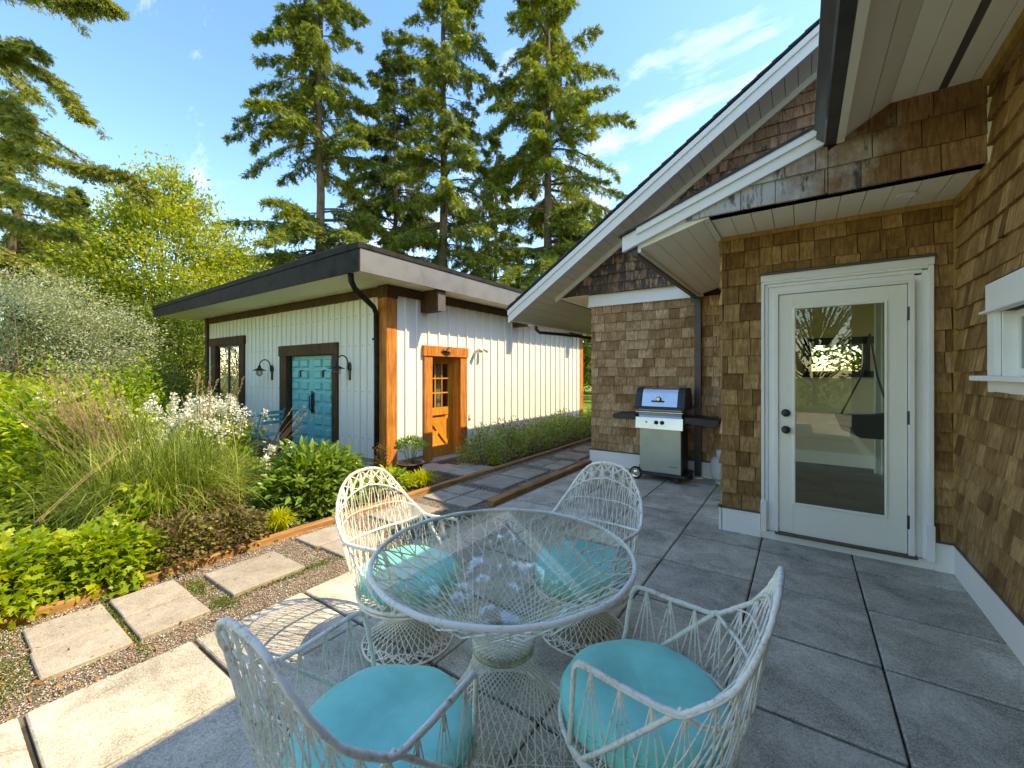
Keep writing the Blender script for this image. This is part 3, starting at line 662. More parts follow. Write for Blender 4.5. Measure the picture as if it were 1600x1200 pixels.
# interior room seen through the door: floor, walls, base board, window, curtains, hanging bag
ri = MB(); ri.box(-.49, 2.6, DW + .12, 7.9, .04, .075); ri.build('interior_floor', M['intfloor'], house)
ri = MB(); ri.box(2.5, 2.6, DW + .12, 5.0, .075, 2.6); ri.box(2.5, 2.6, 5.0, 7.9, 2.2, 2.6)  # right wall left open below the header, an added opening to let daylight in
ri.box(-.50, 2.5, 7.8, 7.9, .075, 1.46); ri.box(-.50, 2.5, 7.8, 7.9, 1.85, 2.6); ri.box(.72, 2.5, 7.8, 7.9, 1.46, 1.85)
ri.box(-.50, .13, 7.8, 7.9, 1.46, 1.85); ri.box(-.52, -.49, DW + .12, 7.9, .075, 2.6)
ri.build('interior_wall', M['interior'], house)
ri = MB(); ri.box(-.49, 2.6, DW + .125, 8, 2.6, 2.64); ri.build('interior_ceiling', M['interior'], house)
m = MB(); m.box(-.5, 2.5, 7.76, 7.8, .075, .26); m.build('interior_baseboard', M['white'], house)
m = MB()
for b in [(.02, .13, 1.38, 1.95), (.72, .80, 1.38, 1.95), (1.10, 1.2, 1.38, 1.95), (.02, 1.2, 1.85, 1.95), (-.1, 1.2, 1.37, 1.46)]: m.box(b[0], b[1], 7.72, 7.82, b[2], b[3])
m.build('interior_window_frame', M['black'], house)
for x in (-.42, -.30):
    m = MB(); pts = []
    for k in range(9): pts.append((1.05 + x * .9 + k * .03, 6.2 + (.03 if k % 2 else -.03)))
    m.add([(p, q, .3) for p, q in pts] + [(p, q, 2.35) for p, q in pts], [(k, k + 1, k + 10, k + 9) for k in range(8)]); m.build('curtain', M['curtain'], house)
bag = MB(); bag.prism([(.30, .98), (.36, .82), (.52, .74), (.72, .74), (.80, 1.02), (.6, .99)], 'y', 5.75, 5.9)
bag.tube([(.36, 5.82, .98), (.53, 5.82, 1.4), (.60, 5.82, 1.85)], .010, 6); bag.tube([(.76, 5.82, 1.0), (.66, 5.82, 1.4), (.60, 5.82, 1.85)], .010, 6)
tag(bag.build('hanging_bag', M['black']), 'dark striped cloth bag hanging inside the house behind the glass door', 'bag')

# right window
wn = empty('window', (RX, 3.0, 1.4)); wn.parent = house; wn.location = (0, 0, 0)
m = MB(); m.bbox(RX - .035, RX, 2.35, 3.588, 1.79, 1.945, .003); m.build('head_casing', M['white'], wn)
m = MB(); m.bbox(RX - .055, RX, 2.30, 3.62, 1.775, 1.79, .003); m.build('fillet', M['white'], wn)
m = MB(); m.bbox(RX - .028, RX, 3.475, 3.585, 1.415, 1.775, .003); m.build('side_casing', M['white'], wn)
m = MB(); m.bbox(RX - .085, RX + .05, 2.30, 3.66, 1.385, 1.415, .004); m.build('sill', M['white'], wn)
m = MB(); m.bbox(RX - .026, RX, 2.35, 3.585, 1.32, 1.385, .003); m.build('apron', M['white'], wn)
m = MB(); m.box(RX + .05, RX + .075, 3.42, 3.47, 1.415, 1.775); m.box(RX + .05, RX + .075, 2.4, 3.42, 1.415, 1.455); m.box(RX + .05, RX + .075, 2.4, 3.42, 1.735, 1.775); m.box(RX, RX + .05, 3.455, 3.475, 1.415, 1.775); m.build('sash', M['white'], wn)
m = MB(); m.box(RX + .058, RX + .064, 2.4, 3.42, 1.455, 1.735); m.build('glass_pane', M['glass'], wn)
m = MB(); m.box(RX + .066, RX + .074, 2.4, 3.42, 1.44, 1.75); m.build('window_blind', m_plain('blind_pale', (0.78, 0.88, 0.84), 0.7), wn)
# ================================================================ SHED
shed = tag(empty('garden_shed'), 'pale ribbed metal clad shed with flat dark roof, turquoise double doors and orange cedar door', 'shed')
def sb(name, mat, *b, bev=None, par=None):
    m = MB(); (m.bbox(*b, bev) if bev else m.box(*b)); return m.build(name, M[mat], par or shed)
SX, SY = -4.80, 3.90; SXL = -11.10; SYB = 10.20
def ribbed(axis, c, out, u0, u1, z0, z1, rib, ph, minor=True):
    """ribbed sheet: axis 'x' = wall in plane y=c running in x; 'y' = wall in plane x=c running in y"""
    pts = [(u0, 0.0)]; k = math.ceil((u0 - ph) / rib)
    while ph + k * rib < u1:
        u = ph + k * rib
        for du, h in ((-.022, 0), (-.012, .022), (.012, .022), (.022, 0)):
            if u0 < u + du < u1: pts.append((u + du, h))
        if minor:
            for f in (.36, .66):
                for du, h in ((-.010, 0), (-.004, .004), (.004, .004), (.010, 0)):
                    if u0 < u + rib * f + du < u1: pts.append((u + rib * f + du, h))
        k += 1
    pts.append((u1, 0.0)); pts.sort()
    m = MB(); n = len(pts)
    P = (lambda u, h, z: (u, c + out * h, z)) if axis == 'x' else (lambda u, h, z: (c + out * h, u, z))
    vs = [P(u, h, z0) for u, h in pts] + [P(u, h, z1) for u, h in pts] + [P(u0, -.02, z0), P(u1, -.02, z0), P(u1, -.02, z1), P(u0, -.02, z1)]
    fs = [(i, i + 1, n + i + 1, n + i) for i in range(n - 1)]; b = 2 * n
    fs += [(b, b + 3, b + 2, b + 1), tuple(range(n)) + (b + 1, b), tuple(range(2 * n - 1, n - 1, -1)) + (b + 3, b + 2)]
    m.add(vs, fs); return m.build('siding_panel', M['siding'], shed)
# front wall panels around openings: window x -10.99..-9.31 ; door x -7.85..-6.06
ZT = 2.545
for (a, b, z0, z1) in [(-11.08, -10.97, .16, ZT), (-10.97, -10.15, 2.18, ZT), (-10.15, -9.33, 2.18, ZT), (-10.97, -10.15, .16, .70), (-10.15, -9.33, .16, .70), (-9.33, -8.6, .16, ZT), (-8.6, -7.83, .16, ZT), (-7.83, -6.95, 1.91, ZT), (-6.95, -6.08, 1.91, ZT), (-6.08, -5.5, .16, ZT), (-5.5, -4.99, .16, ZT)]:
    ribbed('x', SY, -1, a + .001, b - .001, z0, z1, .168, -6.02)
for (a, b, z0, z1) in [(4.0, 4.51, .16, ZT), (4.51, 5.50, 1.84, ZT), (5.50, 6.42, .16, ZT), (6.42, 7.33, .16, ZT), (7.33, 8.25, .16, ZT), (8.25, 9.16, .16, ZT), (9.16, 10.05, .16, ZT)]:
    ribbed('y', SX, 1, a + .001, b - .001, z0, z1, .2286, 4.16, False)
# screws
sc = MB()
for x in np.arange(-9.2, -5.0, .168):
    for z in (.45, 1.15, 1.85, 2.3):
        if -7.83 < x < -6.08 and z < 1.9: continue
        sc.box(x - .006 + .05, x + .006 + .05, SY - .005, SY, z - .006, z + .006)
sc.build('siding_screws', M['flash'], shed)['kind'] = 'stuff'
fo = MB(); fo.box(SXL, -7.62, SY + .012, SY + .16, -.1, .155); fo.box(-6.18, SX - .17, SY + .012, SY + .16, -.1, .155); fo.box(-7.62, -6.18, SY - .12, SY + .16, -.1, .04)
fo.box(SX - .16, SX - .012, SY + .18, 4.66, -.1, .155); fo.box(SX - .16, SX - .012, 5.35, SYB, -.1, .155); fo.build('foundation', M['foundation'], shed)
wl = MB(); wl.box(SXL, -7.6, SY + .03, SY + .12, .155, 2.6); wl.box(-6.2, SX - .1, SY + .03, SY + .12, .155, 2.6); wl.box(-7.6, -6.2, SY + .03, SY + .12, 1.74, 2.6)
wl.box(SX - .13, SX - .03, SY + .12, 4.67, .155, 2.6); wl.box(SX - .13, SX - .03, 5.34, SYB, .155, 2.6); wl.box(SX - .13, SX - .03, 4.67, 5.34, 1.70, 2.6)
wl.box(SXL, SX - .1, SYB - .1, SYB, 0, 2.6); wl.box(SXL, SXL + .1, SY + .12, SYB - .1, 0, 2.6); wl.build('wall', M['dark'], shed)
# top trim, corner posts, beams
sb('frieze_beam', 'beam', SXL, SX - .19, SY - .035, SY + .02, 2.545, 2.68)
sb('frieze_beam', 'beam', SX - .02, SX + .035, SY + .10, SYB - .15, 2.545, 2.68)
sb('corner_post', 'post', SX - .185, SX + .012, SY - .085, SY + .10, -.02, 2.50)
sb('post_cap', 'beam', SX - .19, SX + .03, SY - .09, SY + .10, 2.50, 2.68)
sb('corner_post', 'post', SX - .18, SX + .012, SYB - .15, SYB + .04, -.02, 2.68)
sb('corner_post', 'beam', SXL - .1, SXL + .02, SY - .06, SY + .1, 0, 2.68)
for y in (4.46, 6.93, 9.45):
    sb('roof_beam', 'beam', SX - .02, SX + .37, y, y + .15, 2.36, 2.677)
    sb('beam_cap', 'flash', SX + .37, SX + .378, y - .004, y + .154, 2.355, 2.677)
# roof: soffit boards, fascia, top
RXR, RYF, RXL, RYB = -4.38, 3.08, -11.85, 10.7
for k in range(6):
    y0 = RYF + .02 + k * .135; sb('soffit_board', 'soffit', RXL + .05, RXR - .02, y0 + .002, y0 + .133, 2.682, 2.695)
for k in range(3):
    x0 = SX + .0 + k * .133; sb('soffit_board', 'soffit', x0 + .002, x0 + .131, SY, RYB - .02, 2.682, 2.695)
def zt(x): return 3.0 - (RXR - x) * .013
m = MB(); m.prism([(RXL, 2.665), (RXR, 2.665), (RXR, zt(RXR) - .055), (RXL, zt(RXL) - .055)], 'y', RYF, RYF + .02); m.build('fascia', M['bronze'], shed)
m = MB(); m.prism([(RXL - .012, zt(RXL) - .06), (RXR + .012, zt(RXR) - .06), (RXR + .012, zt(RXR) + .01), (RXL - .012, zt(RXL) + .01)], 'y', RYF - .015, RYF + .02); m.build('drip_edge', M['bronze'], shed)
M['bronze_sunlit'] = m_plain('sunlit_bronze_metal', (0.22, 0.22, 0.20), 0.42, 0.35, 0.15, 2)  # paler copy of the bronze for the sun-facing fascia, sunlight put into the colour
m = MB(); m.box(RXR - .02, RXR, RYF + .02, RYB, 2.665, zt(RXR) - .055); m.build('fascia', M['bronze_sunlit'], shed)
m = MB(); m.box(RXR - .05, RXR + .012, RYF + .02, RYB, zt(RXR) - .048, zt(RXR) + .01); m.build('drip_edge', M['bronze'], shed)
m = MB(); m.prism([(RXL, 2.70), (RXR - .03, 2.70), (RXR - .03, 3.02), (RXR - .35, 3.05), (RXL, 2.92)], 'y', RYF + .03, RYB); m.build('roof', M['roofing'], shed)
# downpipe at the corner
d = MB(); d.tube([(-4.62, 3.13, 2.67), (-4.62, 3.14, 2.58), (-4.66, 3.22, 2.50), (-4.95, 3.72, 2.36), (-4.985, 3.79, 2.28), (-4.985, 3.80, 1.6), (-4.985, 3.80, 0.0)], .037, 8); d.build('downpipe', M['bronze'], shed, True)
for z in (.35, 1.9): sb('pipe_strap', 'bronze', -5.03, -4.94, 3.755, 3.80, z, z + .03)
# front window
wn = empty('window'); wn.parent = shed
sb('header', 'beam', -11.0, -9.30, SY - .055, SY, 2.03, 2.20, par=wn); sb('jamb', 'beam', -10.94, -10.70, SY - .04, SY + .03, .70, 2.03, par=wn); sb('jamb', 'beam', -9.54, -9.33, SY - .04, SY + .03, .70, 2.03, par=wn)
sb('sill', 'beam', -10.98, -9.30, SY - .06, SY + .03, .62, .70, par=wn)
sb('frame', 'black', -10.70, -9.54, SY - .0, SY + .03, 1.99, 2.03, par=wn); sb('mullion', 'black', -10.15, -10.08, SY - .0, SY + .03, .70, 1.99, par=wn)
sb('glass_pane', 'mirrorglass', -10.70, -10.15, SY + .012, SY + .02, .70, 1.99, par=wn); sb('glass_pane', 'mirrorglass', -10.08, -9.54, SY + .012, SY + .02, .70, 1.99, par=wn)
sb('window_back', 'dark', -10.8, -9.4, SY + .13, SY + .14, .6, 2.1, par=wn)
# teal double doors
sb('door_header', 'beam', -7.87, -6.03, SY - .06, SY, 1.735, 1.92); sb('door_jamb', 'beam', -7.86, -7.62, SY - .045, SY + .11, -.02, 1.735); sb('door_jamb', 'beam', -6.20, -6.05, SY - .045, SY + .11, -.02, 1.735)
for s in (0, 1):
    x0 = -7.62 + s * .712; x1 = x0 + .706
    e = MB().bbox(x0, x1, SY + .055, SY + .10, .045, 1.73, .003).build('door', M['teal'], shed)
    for r in range(8):
        for c in range(2):
            zc = 1.60 - r * .195; xa = x0 + .075 + c * .295
            if c == 1 - s * 1 and r == 1 and True: pass
            m = MB(); fr = SY + .055
            w, h = .215, .140
            m.add([(xa, fr, zc - h / 2), (xa + w, fr, zc - h / 2), (xa + w, fr, zc + h / 2), (xa, fr, zc + h / 2),
                   (xa + .02, fr - .030, zc - h / 2 + .018), (xa + w - .02, fr - .030, zc - h / 2 + .018), (xa + w - .02, fr - .030, zc + h / 2 - .018), (xa + .02, fr - .030, zc + h / 2 - .018)],
                  [(4, 5, 6, 7), (0, 1, 5, 4), (1, 2, 6, 5), (2, 3, 7, 6), (3, 0, 4, 7)])
            m.build('door_panel', M['teal'], e)
    m = MB(); xa = x0 + .31; m.box(xa, xa + .085, SY + .035, SY + .055, 1.36, 1.48)
    for q in range(3): m.box(xa + .012 + q * .026, xa + .018 + q * .026, SY + .028, SY + .035, 1.36, 1.48)
    m.build('grille', M['black'], e)
    m = MB(); xh = -6.911 + (.03 if s else -.03)
    m.tube([(xh, SY + .05, 1.06), (xh, SY + .01, 1.03), (xh, SY + .0, .92), (xh, SY + .015, .80), (xh, SY + .05, .78)], .011, 8); m.box(xh - .02, xh + .02, SY + .045, SY + .056, .74, 1.12 if s == 0 else 1.10); m.build('handle', M['black'], e)
# orange cedar side door
sb('door_header', 'post', SX - .01, SX + .05, 4.485, 5.53, 1.70, 1.86); sb('door_jamb', 'post', SX - .02, SX + .035, 4.515, 4.68, -.02, 1.70); sb('door_jamb', 'post', SX - .02, SX + .035, 5.34, 5.51, -.02, 1.70)
sb('door_reveal', 'cedar', SX - .20, SX - .02, 5.335, 5.36, 0.05, 1.70); sb('door_reveal', 'cedar', SX - .20, SX - .02, 4.66, 4.682, 0.05, 1.70); sb('door_reveal', 'cedar', SX - .20, SX - .02, 4.68, 5.34, 1.68, 1.70)
sb('door_sill', 'foundation', SX - .20, SX + .10, 4.62, 5.40, -.05, .05)
DX = SX - .15
dl_ = MB(); dl_.box(DX - .04, DX, 4.685, 4.775, .055, 1.675); dl_.box(DX - .04, DX, 5.24, 5.335, .055, 1.675); dl_.box(DX - .04, DX, 4.775, 5.24, 1.585, 1.675); dl_.box(DX - .04, DX, 4.775, 5.24, .055, .235); dl_.box(DX - .04, DX, 4.775, 5.24, .735, .86)
dl_.box(DX - .038, DX - .028, 4.775, 5.24, .235, .735); dc = dl_.build('door', M['cedar'], shed)
for k in (1, 2):
    z = .86 + k * (1.585 - .86) / 3; m = MB(); m.box(DX - .032, DX - .006, 4.775, 5.24, z - .010, z + .010); m.build('muntin', M['cedar'], dc)
    y = 4.775 + k * .155; m = MB(); m.box(DX - .031, DX - .007, y - .010, y + .010, .86, 1.585); m.build('muntin', M['cedar'], dc)
m = MB(); m.box(DX - .024, DX - .018, 4.775, 5.24, .86, 1.585); m.build('glass_pane', M['glass'], dc)
for s in (0, 1):
    m = MB(); ya, yb = (4.785, 5.23) if s == 0 else (5.23, 4.785); za, zb = .245, .725; dy, dz = (.045 if yb > ya else -.045), .045
    x0, x1 = DX - .028, DX - (.003 if s == 0 else .0065)
    m.prism([(ya, za), (ya + dy, za), (yb, zb - dz), (yb, zb), (yb - dy, zb), (ya, za + dz)], 'x', x0, x1); m.build('cross_brace', M['cedar'], dc)
m = MB(); m.box(DX - .35, DX - .34, 5.08, 5.22, .8, 1.6); m.box(DX - .36, DX - .35, 4.7, 5.07, .5, 1.7); 
m2 = MB(); pts = [(DX - .12 + (.012 if k % 2 else -.012), 5.06 + k * .022) for k in range(9)]
m2.add([(p, q, .8) for p, q in pts] + [(p, q, 1.62) for p, q in pts], [(k, k + 1, k + 10, k + 9) for k in range(8)]); m2.build('curtain', M['curtain'], dc)
m = MB(); m.tube([(DX, 4.73, .92), (DX + .04, 4.73, .92), (DX + .045, 4.77, .92)], .009, 8); m.build('handle', M['black'], dc)
# small dark bird ornament on the door header
m = MB(); m.tube([(SX + .07, 4.86, 1.80), (SX + .075, 4.93, 1.79), (SX + .075, 5.00, 1.77), (SX + .07, 5.07, 1.765)], [.006, .02, .018, .004], 8); m.tube([(SX + .07, 4.95, 1.79), (SX + .11, 4.97, 1.84), (SX + .13, 5.02, 1.86)], [.012, .008, .002], 6); m.tube([(SX + .07, 4.97, 1.77), (SX + .09, 4.95, 1.72)], .006, 6); m.tube([(SX + .07, 5.0, 1.77), (SX + .09, 5.03, 1.73)], .006, 6)
tag(m.build('door_ornament', M['black'], None, True), 'small dark winged metal ornament on the header of the orange cedar door', 'ornament')
# spotlight on the side wall
sp = tag(empty('spotlight', (SX, 5.83, 1.87)), 'small white spotlight on the shed side wall right of the orange door', 'wall lamp')
MB().lathe([(0, 0), (.045, 0), (.045, .02), (0, .02)], 16, axis='x').build('base_plate', M['cream'], sp)
m = MB(); m.tube([(.02, 0, 0), (.06, -.02, .0), (.07, -.03, -.01)], .012, 8); m.build('arm', M['cream'], sp)
for s in (-1, 1): m = MB(); m.tube([(.06, s * .05, .01), (.10, s * .07, -.01), (.16, s * .10, -.045)], [.025, .032, .042], 12); m.build('lamp_head', M['cream'], sp, True)
m = MB(); m.box(0, .03, -.03, .03, -.045, .045); o = m.build('outlet_box', M['cream'], None, loc=(SX, 5.62, .68)); tag(o, 'small pale outlet box low on the shed wall right of the orange door', 'outlet')

# barn lamps
def barn_lamp(x, z, label):
    e = tag(empty('barn_lamp', (x, SY, z)), label, 'wall lamp', 'gooseneck lamps beside the turquoise doors')
    MB().lathe([(0, -.03), (.05, -.03), (.055, 0), (0, 0)][::-1], 16, axis='y').build('wall_plate', M['black'], e)
    m = MB(); m.box(-.018, .018, -.025, 0, -.20, .08); m.build('back_bar', M['black'], e)
    pts = [(0, -.03, -.02), (0, -.05, .08)] + [(0, -.14 - .09 * math.cos(a), .10 + .10 * math.sin(a)) for a in [math.pi * (1 - k / 8) + math.pi for k in range(0)]]
    arc = [(0, -.045 - .095 * (1 - math.cos(a)), .06 + .12 * math.sin(a)) for a in [math.pi * k / 8 for k in range(9)]]
    m = MB(); m.tube([(0, -.03, -.05)] + arc, .010, 8); m.build('gooseneck_arm', M['black'], e, True)
    c = (0, -.235, 0)
    m = MB(); m.lathe([(.0, .075), (.022, .07), (.03, .03), (.045, .015), (.115, -.02), (.118, -.026), (.0, -.02)][::-1], 20, c); m.build('shade', M['black'], e, True)
    m = MB(); m.lathe([(.0, -.12), (.028, -.115), (.045, -.09), (.048, -.03), (.0, -.022)], 16, c); m.build('glass_jar', M['glass'], e, True)
    m = MB()
    for k in range(6):
        a = k * math.pi / 3; m.tube([(c[0] + .05 * math.cos(a), c[1] + .05 * math.sin(a), -.025), (c[0] + .052 * math.cos(a), c[1] + .052 * math.sin(a), -.09), (c[0], c[1], -.13)], .004, 5)
    m.build('cage', M['black'], e); return e
barn_lamp(-8.20, 1.50, 'black gooseneck lamp on the ribbed wall between the window and the turquoise doors')
barn_lamp(-5.76, 1.52, 'black gooseneck lamp on the ribbed wall between the turquoise doors and the corner downpipe')

# bistro table and chair by the shed
bt = tag(empty('bistro_table', (-7.75, 3.2, 0)), 'small round turquoise metal table by the shed wall behind the white flowers', 'table')
MB().lathe([(0, 0), (.30, 0), (.30, .02), (0, .02)], 24, (0, 0, .70)).build('tabletop', M['teal_metal'], bt)
for k in range(3):
    a = k * 2.094 + .3; m = MB(); m.tube([(.22 * math.cos(a), .22 * math.sin(a), .70), (0.05 * math.cos(a + .5), .05 * math.sin(a + .5), .35), (.24 * math.cos(a + 1), .24 * math.sin(a + 1), 0)], .009, 6); m.build('leg', M['teal_metal'], bt)
bc = tag(empty('bistro_chair', (-7.15, 3.25, 0), R(190)), 'turquoise slatted folding chair by the shed wall left of the turquoise doors', 'chair')
for k in range(6): m = MB(); m.box(-.19 + k * .065, -.145 + k * .065, -.19, .19, .43, .445); m.build('seat_slat', M['teal_metal'], bc)
for k in range(3): m = MB(); m.box(-.235 - k * .012, -.225 - k * .012, -.18, .18, .62 + k * .08, .67 + k * .08); m.build('back_slat', M['teal_metal'], bc)
for s in (-1, 1):
    m = MB(); m.tube([(.20, s * .19, 0), (-.10, s * .19, .45), (-.26, s * .19, .86)], .010, 6); m.build('leg', M['teal_metal'], bc)
    m = MB(); m.tube([(-.22, s * .17, 0), (.19, s * .17, .44)], .010, 6); m.build('leg', M['teal_metal'], bc)

# scale up the shed, what hangs on it and the bistro set about the camera (door 2.1 m), standing 0.18 m below the patio
K = 1.125
for o in [shed] + [o for o in COL.objects if o.parent is None and o.name.split('.')[0] in ('door_ornament', 'spotlight', 'outlet_box', 'barn_lamp', 'bistro_table', 'bistro_chair')]:
    o.location = (o.location.x * K, o.location.y * K, (o.location.z - CAM_Z) * K + CAM_Z); o.scale = (K, K, K)
# ================================================================ SPUN FURNITURE
def catmull(P, n=6, closed=False):
    P = [Vector(p) for p in P]; out = []; m = len(P)
    rng = range(m) if closed else range(m - 1)
    for i in rng:
        p0 = P[i - 1] if (closed or i > 0) else P[0]; p1 = P[i]; p2 = P[(i + 1) % m]; p3 = P[(i + 2) % m] if (closed or i + 2 < m) else P[-1]
        for k in range(n):
            t = k / n; out.append(0.5 * ((2 * p1) + (-p0 + p2) * t + (2 * p0 - 5 * p1 + 4 * p2 - p3) * t * t + (-p0 + 3 * p1 - 3 * p2 + p3) * t ** 3))
    if not closed: out.append(P[-1])
    return out
def strand(m, a, b, r=.0026, sides=4, j=.002):
    a = Vector(a); b = Vector(b); m.tube([a + Vector((random.gauss(0, j), random.gauss(0, j), 0)), b + Vector((random.gauss(0, j), random.gauss(0, j), 0))], r, sides)
def ring(r, z, n=48, w=0.0): return [(r * math.cos(2 * math.pi * k / n) + random.gauss(0, w), r * math.sin(2 * math.pi * k / n) + random.gauss(0, w), z + random.gauss(0, w)) for k in range(n)]
def C(r, a, z): return (r * math.cos(a), r * math.sin(a), z)
def hyper(m, r0, z0, r1, z1, n, tw, r=.0024, j=.0015, seg=1, pw=1.0):
    for s in (-1, 1):
        for k in range(n):
            a = 2 * math.pi * (k + (.25 if s > 0 else 0)) / n
            A = Vector(C(r0, a, z0)); B = Vector(C(r1, a + s * tw, z1)); strand(m, A, B, r, 4, j)
def make_table():
    e = tag(empty('spun_table', (-.985, 1.36, 0)), 'round woven white fibreglass patio table with glass top between the four armchairs', 'table')
    m = MB(); m.tube(catmull(ring(.507, .712, 40, .0012), 3, True), .0098, 8, True); m.build('rim', M['spun'], e, True)
    m = MB(); m.lathe([(.0, .718), (.498, .718), (.501, .721), (.498, .724), (.0, .724)], 96); m.build('glass_top', M['tableglass'], e)
    m = MB(); hyper(m, .498, .703, .122, .355, 38, R(84), .0031, .0007)
    for k in range(24):
        a = 2 * math.pi * k / 24
        for sg in (-1, 1): strand(m, C(.499, a, .702), C(.372, a + sg * R(30), .585), .0029, 4, .0008)
    m.build('upper_strands', M['spun'], e)
    m = MB(); m.lathe([(.124, .362), (.120, .352), (.119, .345), (.120, .338), (.124, .328), (.121, .328), (.116, .345), (.121, .362)], 40, cap=False); m.build('neck', M['neck'], e, True)
    m = MB(); hyper(m, .120, .335, .285, .03, 44, R(72), .0024, .0007)
    # base ring zone of arcs and chords
    for k in range(16):
        a = 2 * math.pi * k / 16; pts = []
        for q in range(9):
            t = q / 8; rr = .318 - .085 * math.sin(math.pi * t); pts.append(C(rr, a + t * R(92), .012 + .055 * math.sin(math.pi * t)))
        m.tube(pts, .0024, 4)
    for k in range(56):
        a = 2 * math.pi * k / 56; sg = -1 if k % 2 else 1; strand(m, C(.262, a, .05), C(.318, a + sg * .34, .008), .0023, 4, .001)
    m.build('base_strands', M['spun'], e)
    m = MB(); m.tube(catmull(ring(.318, .007, 32, .001), 3, True), .006, 6, True); m.build('base_ring', M['spun'], e, True)
make_table()

ZJ, ZTOP, ZR = .575, .865, .285
def chair_mesh():
    """local +x is the front"""
    top = [(-.375, 0, ZTOP), (-.372, .085, ZTOP - .012), (-.360, .150, ZTOP - .055), (-.335, .200, ZTOP - .125), (-.285, .240, ZTOP - .205), (-.215, .262, ZJ + .025), (-.170, .268, ZJ - .004), (-.12, .269, ZJ - .008), (-.03, .268, ZJ - .002), (.06, .266, ZJ + .008), (.108, .262, ZJ + .010), (.128, .257, ZJ - .008), (.137, .250, ZJ - .05), (.150, .236, .42), (.165, .222, ZR + .01)]
    left = catmull(top, 5); right = [Vector((p.x, -p.y, p.z)) for p in left]
    full = right[::-1] + left[1:]
    rim = MB(); rim.tube([p + Vector((random.gauss(0, .0008), random.gauss(0, .0008), random.gauss(0, .0008))) for p in full], .0082, 8)
    rim.tube([p + Vector((0, .004 * (1 if p.y > 0 else -1), -.006)) for p in full[10:-10]], .005, 6)
    LR = lambda a: Vector((.27 * math.cos(a) * 1.0 + .01, .262 * math.sin(a), ZR))
    lowr = MB(); lowr.tube(catmull([LR(2 * math.pi * k / 30) + Vector((0, 0, random.gauss(0, .0012))) for k in range(30)], 3, True), .0092, 8, True)
    lowr.tube(catmull([LR(2 * math.pi * k / 30) * 1.0 + Vector((0, 0, -.018)) - LR(2 * math.pi * k / 30).normalized() * .012 for k in range(30)], 2, True), .008, 6, True)
    # brace from the arm junction forward to the seat ring, band round the back
    br = MB()
    for s in (-1, 1):
        br.tube(catmull([(-.165, s * .266, ZJ - .005), (-.06, s * .266, ZJ - .11), (.03, s * .262, ZR + .09), (.11, s * .248, ZR + .01)], 5), .0078, 6)
        br.tube(catmull([(-.165, s * .266, ZJ + .005), (-.20, s * .252, .550), (-.255, s * .20, .525), (-.298, s * .10, .515), (-.308, 0, .513)], 5), .0072, 6)
        br.tube(catmull([(-.10, s * .258, ZR + .075), (-.17, s * .215, ZR + .078), (-.245, s * .12, ZR + .08), (-.274, 0, ZR + .08)], 5), .006, 6)
        br.tube(catmull([(-.284, s * .240, ZJ + .084), (-.312, s * .190, ZJ + .135), (-.338, s * .10, ZJ + .18), (-.350, 0, ZJ + .20)], 5), .0042, 5)
        br.tube(catmull([(-.226, s * .260, ZJ + .034), (-.282, s * .18, ZJ + .07), (-.315, s * .08, ZJ + .075), (-.325, 0, ZJ + .07)], 5), .0030, 5)
    st = MB()
    L = [0.0]
    for i in range(1, len(full)): L.append(L[-1] + (full[i] - full[i - 1]).length)
    tot = L[-1]
    def P(f):  # arc length fraction 0..1
        d = f * tot; i = 1
        while i < len(L) - 1 and L[i] < d: i += 1
        return full[i - 1].lerp(full[i], (d - L[i - 1]) / max(1e-6, L[i] - L[i - 1]))
    def ANG(p):
        if p.x > -.16: return math.atan2(math.copysign(.25, p.y), max(-.18, min(.17, p.x)))
        w = min(1, (-.16 - p.x) / .2); return math.atan2(p.y * (1 - .12 * w), -.16 - .12 * w)
    fr = [.155, .195, .235, .275, .315] + [.352 + k * .0329 for k in range(10)] + [.685, .725, .765, .805, .845]
    for f in fr:
        p = P(f); a0 = ANG(p); bk = p.z > ZJ + .04
        for dk in ((-22, -8, 8, 22) if bk else (-13, -4, 5, 14)):
            q = LR(a0 + R(dk)); mid = p.lerp(q, .5)
            if bk: mid.x -= .010
            st.tube([p, mid, q], .0024, 4)
        st.tube([p, p.lerp(LR(a0), .08), p.lerp(LR(a0), .22)], [.0055, .004, .002], 5)
    bn = [P(.352 + k * .0329) for k in range(10)]
    for i in range(9):
        for d in (2, 3):
            if i + d < 10:
                A, B = bn[i], bn[i + d]; dn = Vector((0, 0, -.045 * d / 2))
                st.tube([A, A.lerp(B, .5) + dn + Vector((.012, 0, 0)), B], .0024, 4)
    # seat support strands and bowl to neck
    for k in range(16):
        a = k * math.pi / 16; strand(st, LR(a), LR(a + math.pi + .2), .0026)
    bowl = MB(); hyper(bowl, .262, ZR - .005, .086, .195, 36, R(66), .0025, .0006)
    base = MB(); hyper(base, .084, .155, .212, .022, 34, R(62), .0027, .0006)
    for k in range(48):
        a = 2 * math.pi * k / 48; sg = -1 if k % 2 else 1; strand(base, C(.190, a, .045), C(.232, a + sg * .36, .008), .0025, 4, .001)
    for k in range(12):
        a = 2 * math.pi * k / 12; base.tube([C(.232 - .045 * math.sin(math.pi * q / 6), a + q / 6 * R(80), .01 + .03 * math.sin(math.pi * q / 6)) for q in range(7)], .0024, 4)
    nk = MB(); nk.lathe([(.088, .205), (.082, .19), (.080, .175), (.082, .16), (.090, .145), (.086, .145), (.076, .175), (.084, .205)], 32, cap=False)
    br_ = MB(); br_.tube(catmull(ring(.233, .007, 28, .001), 3, True), .006, 6, True)
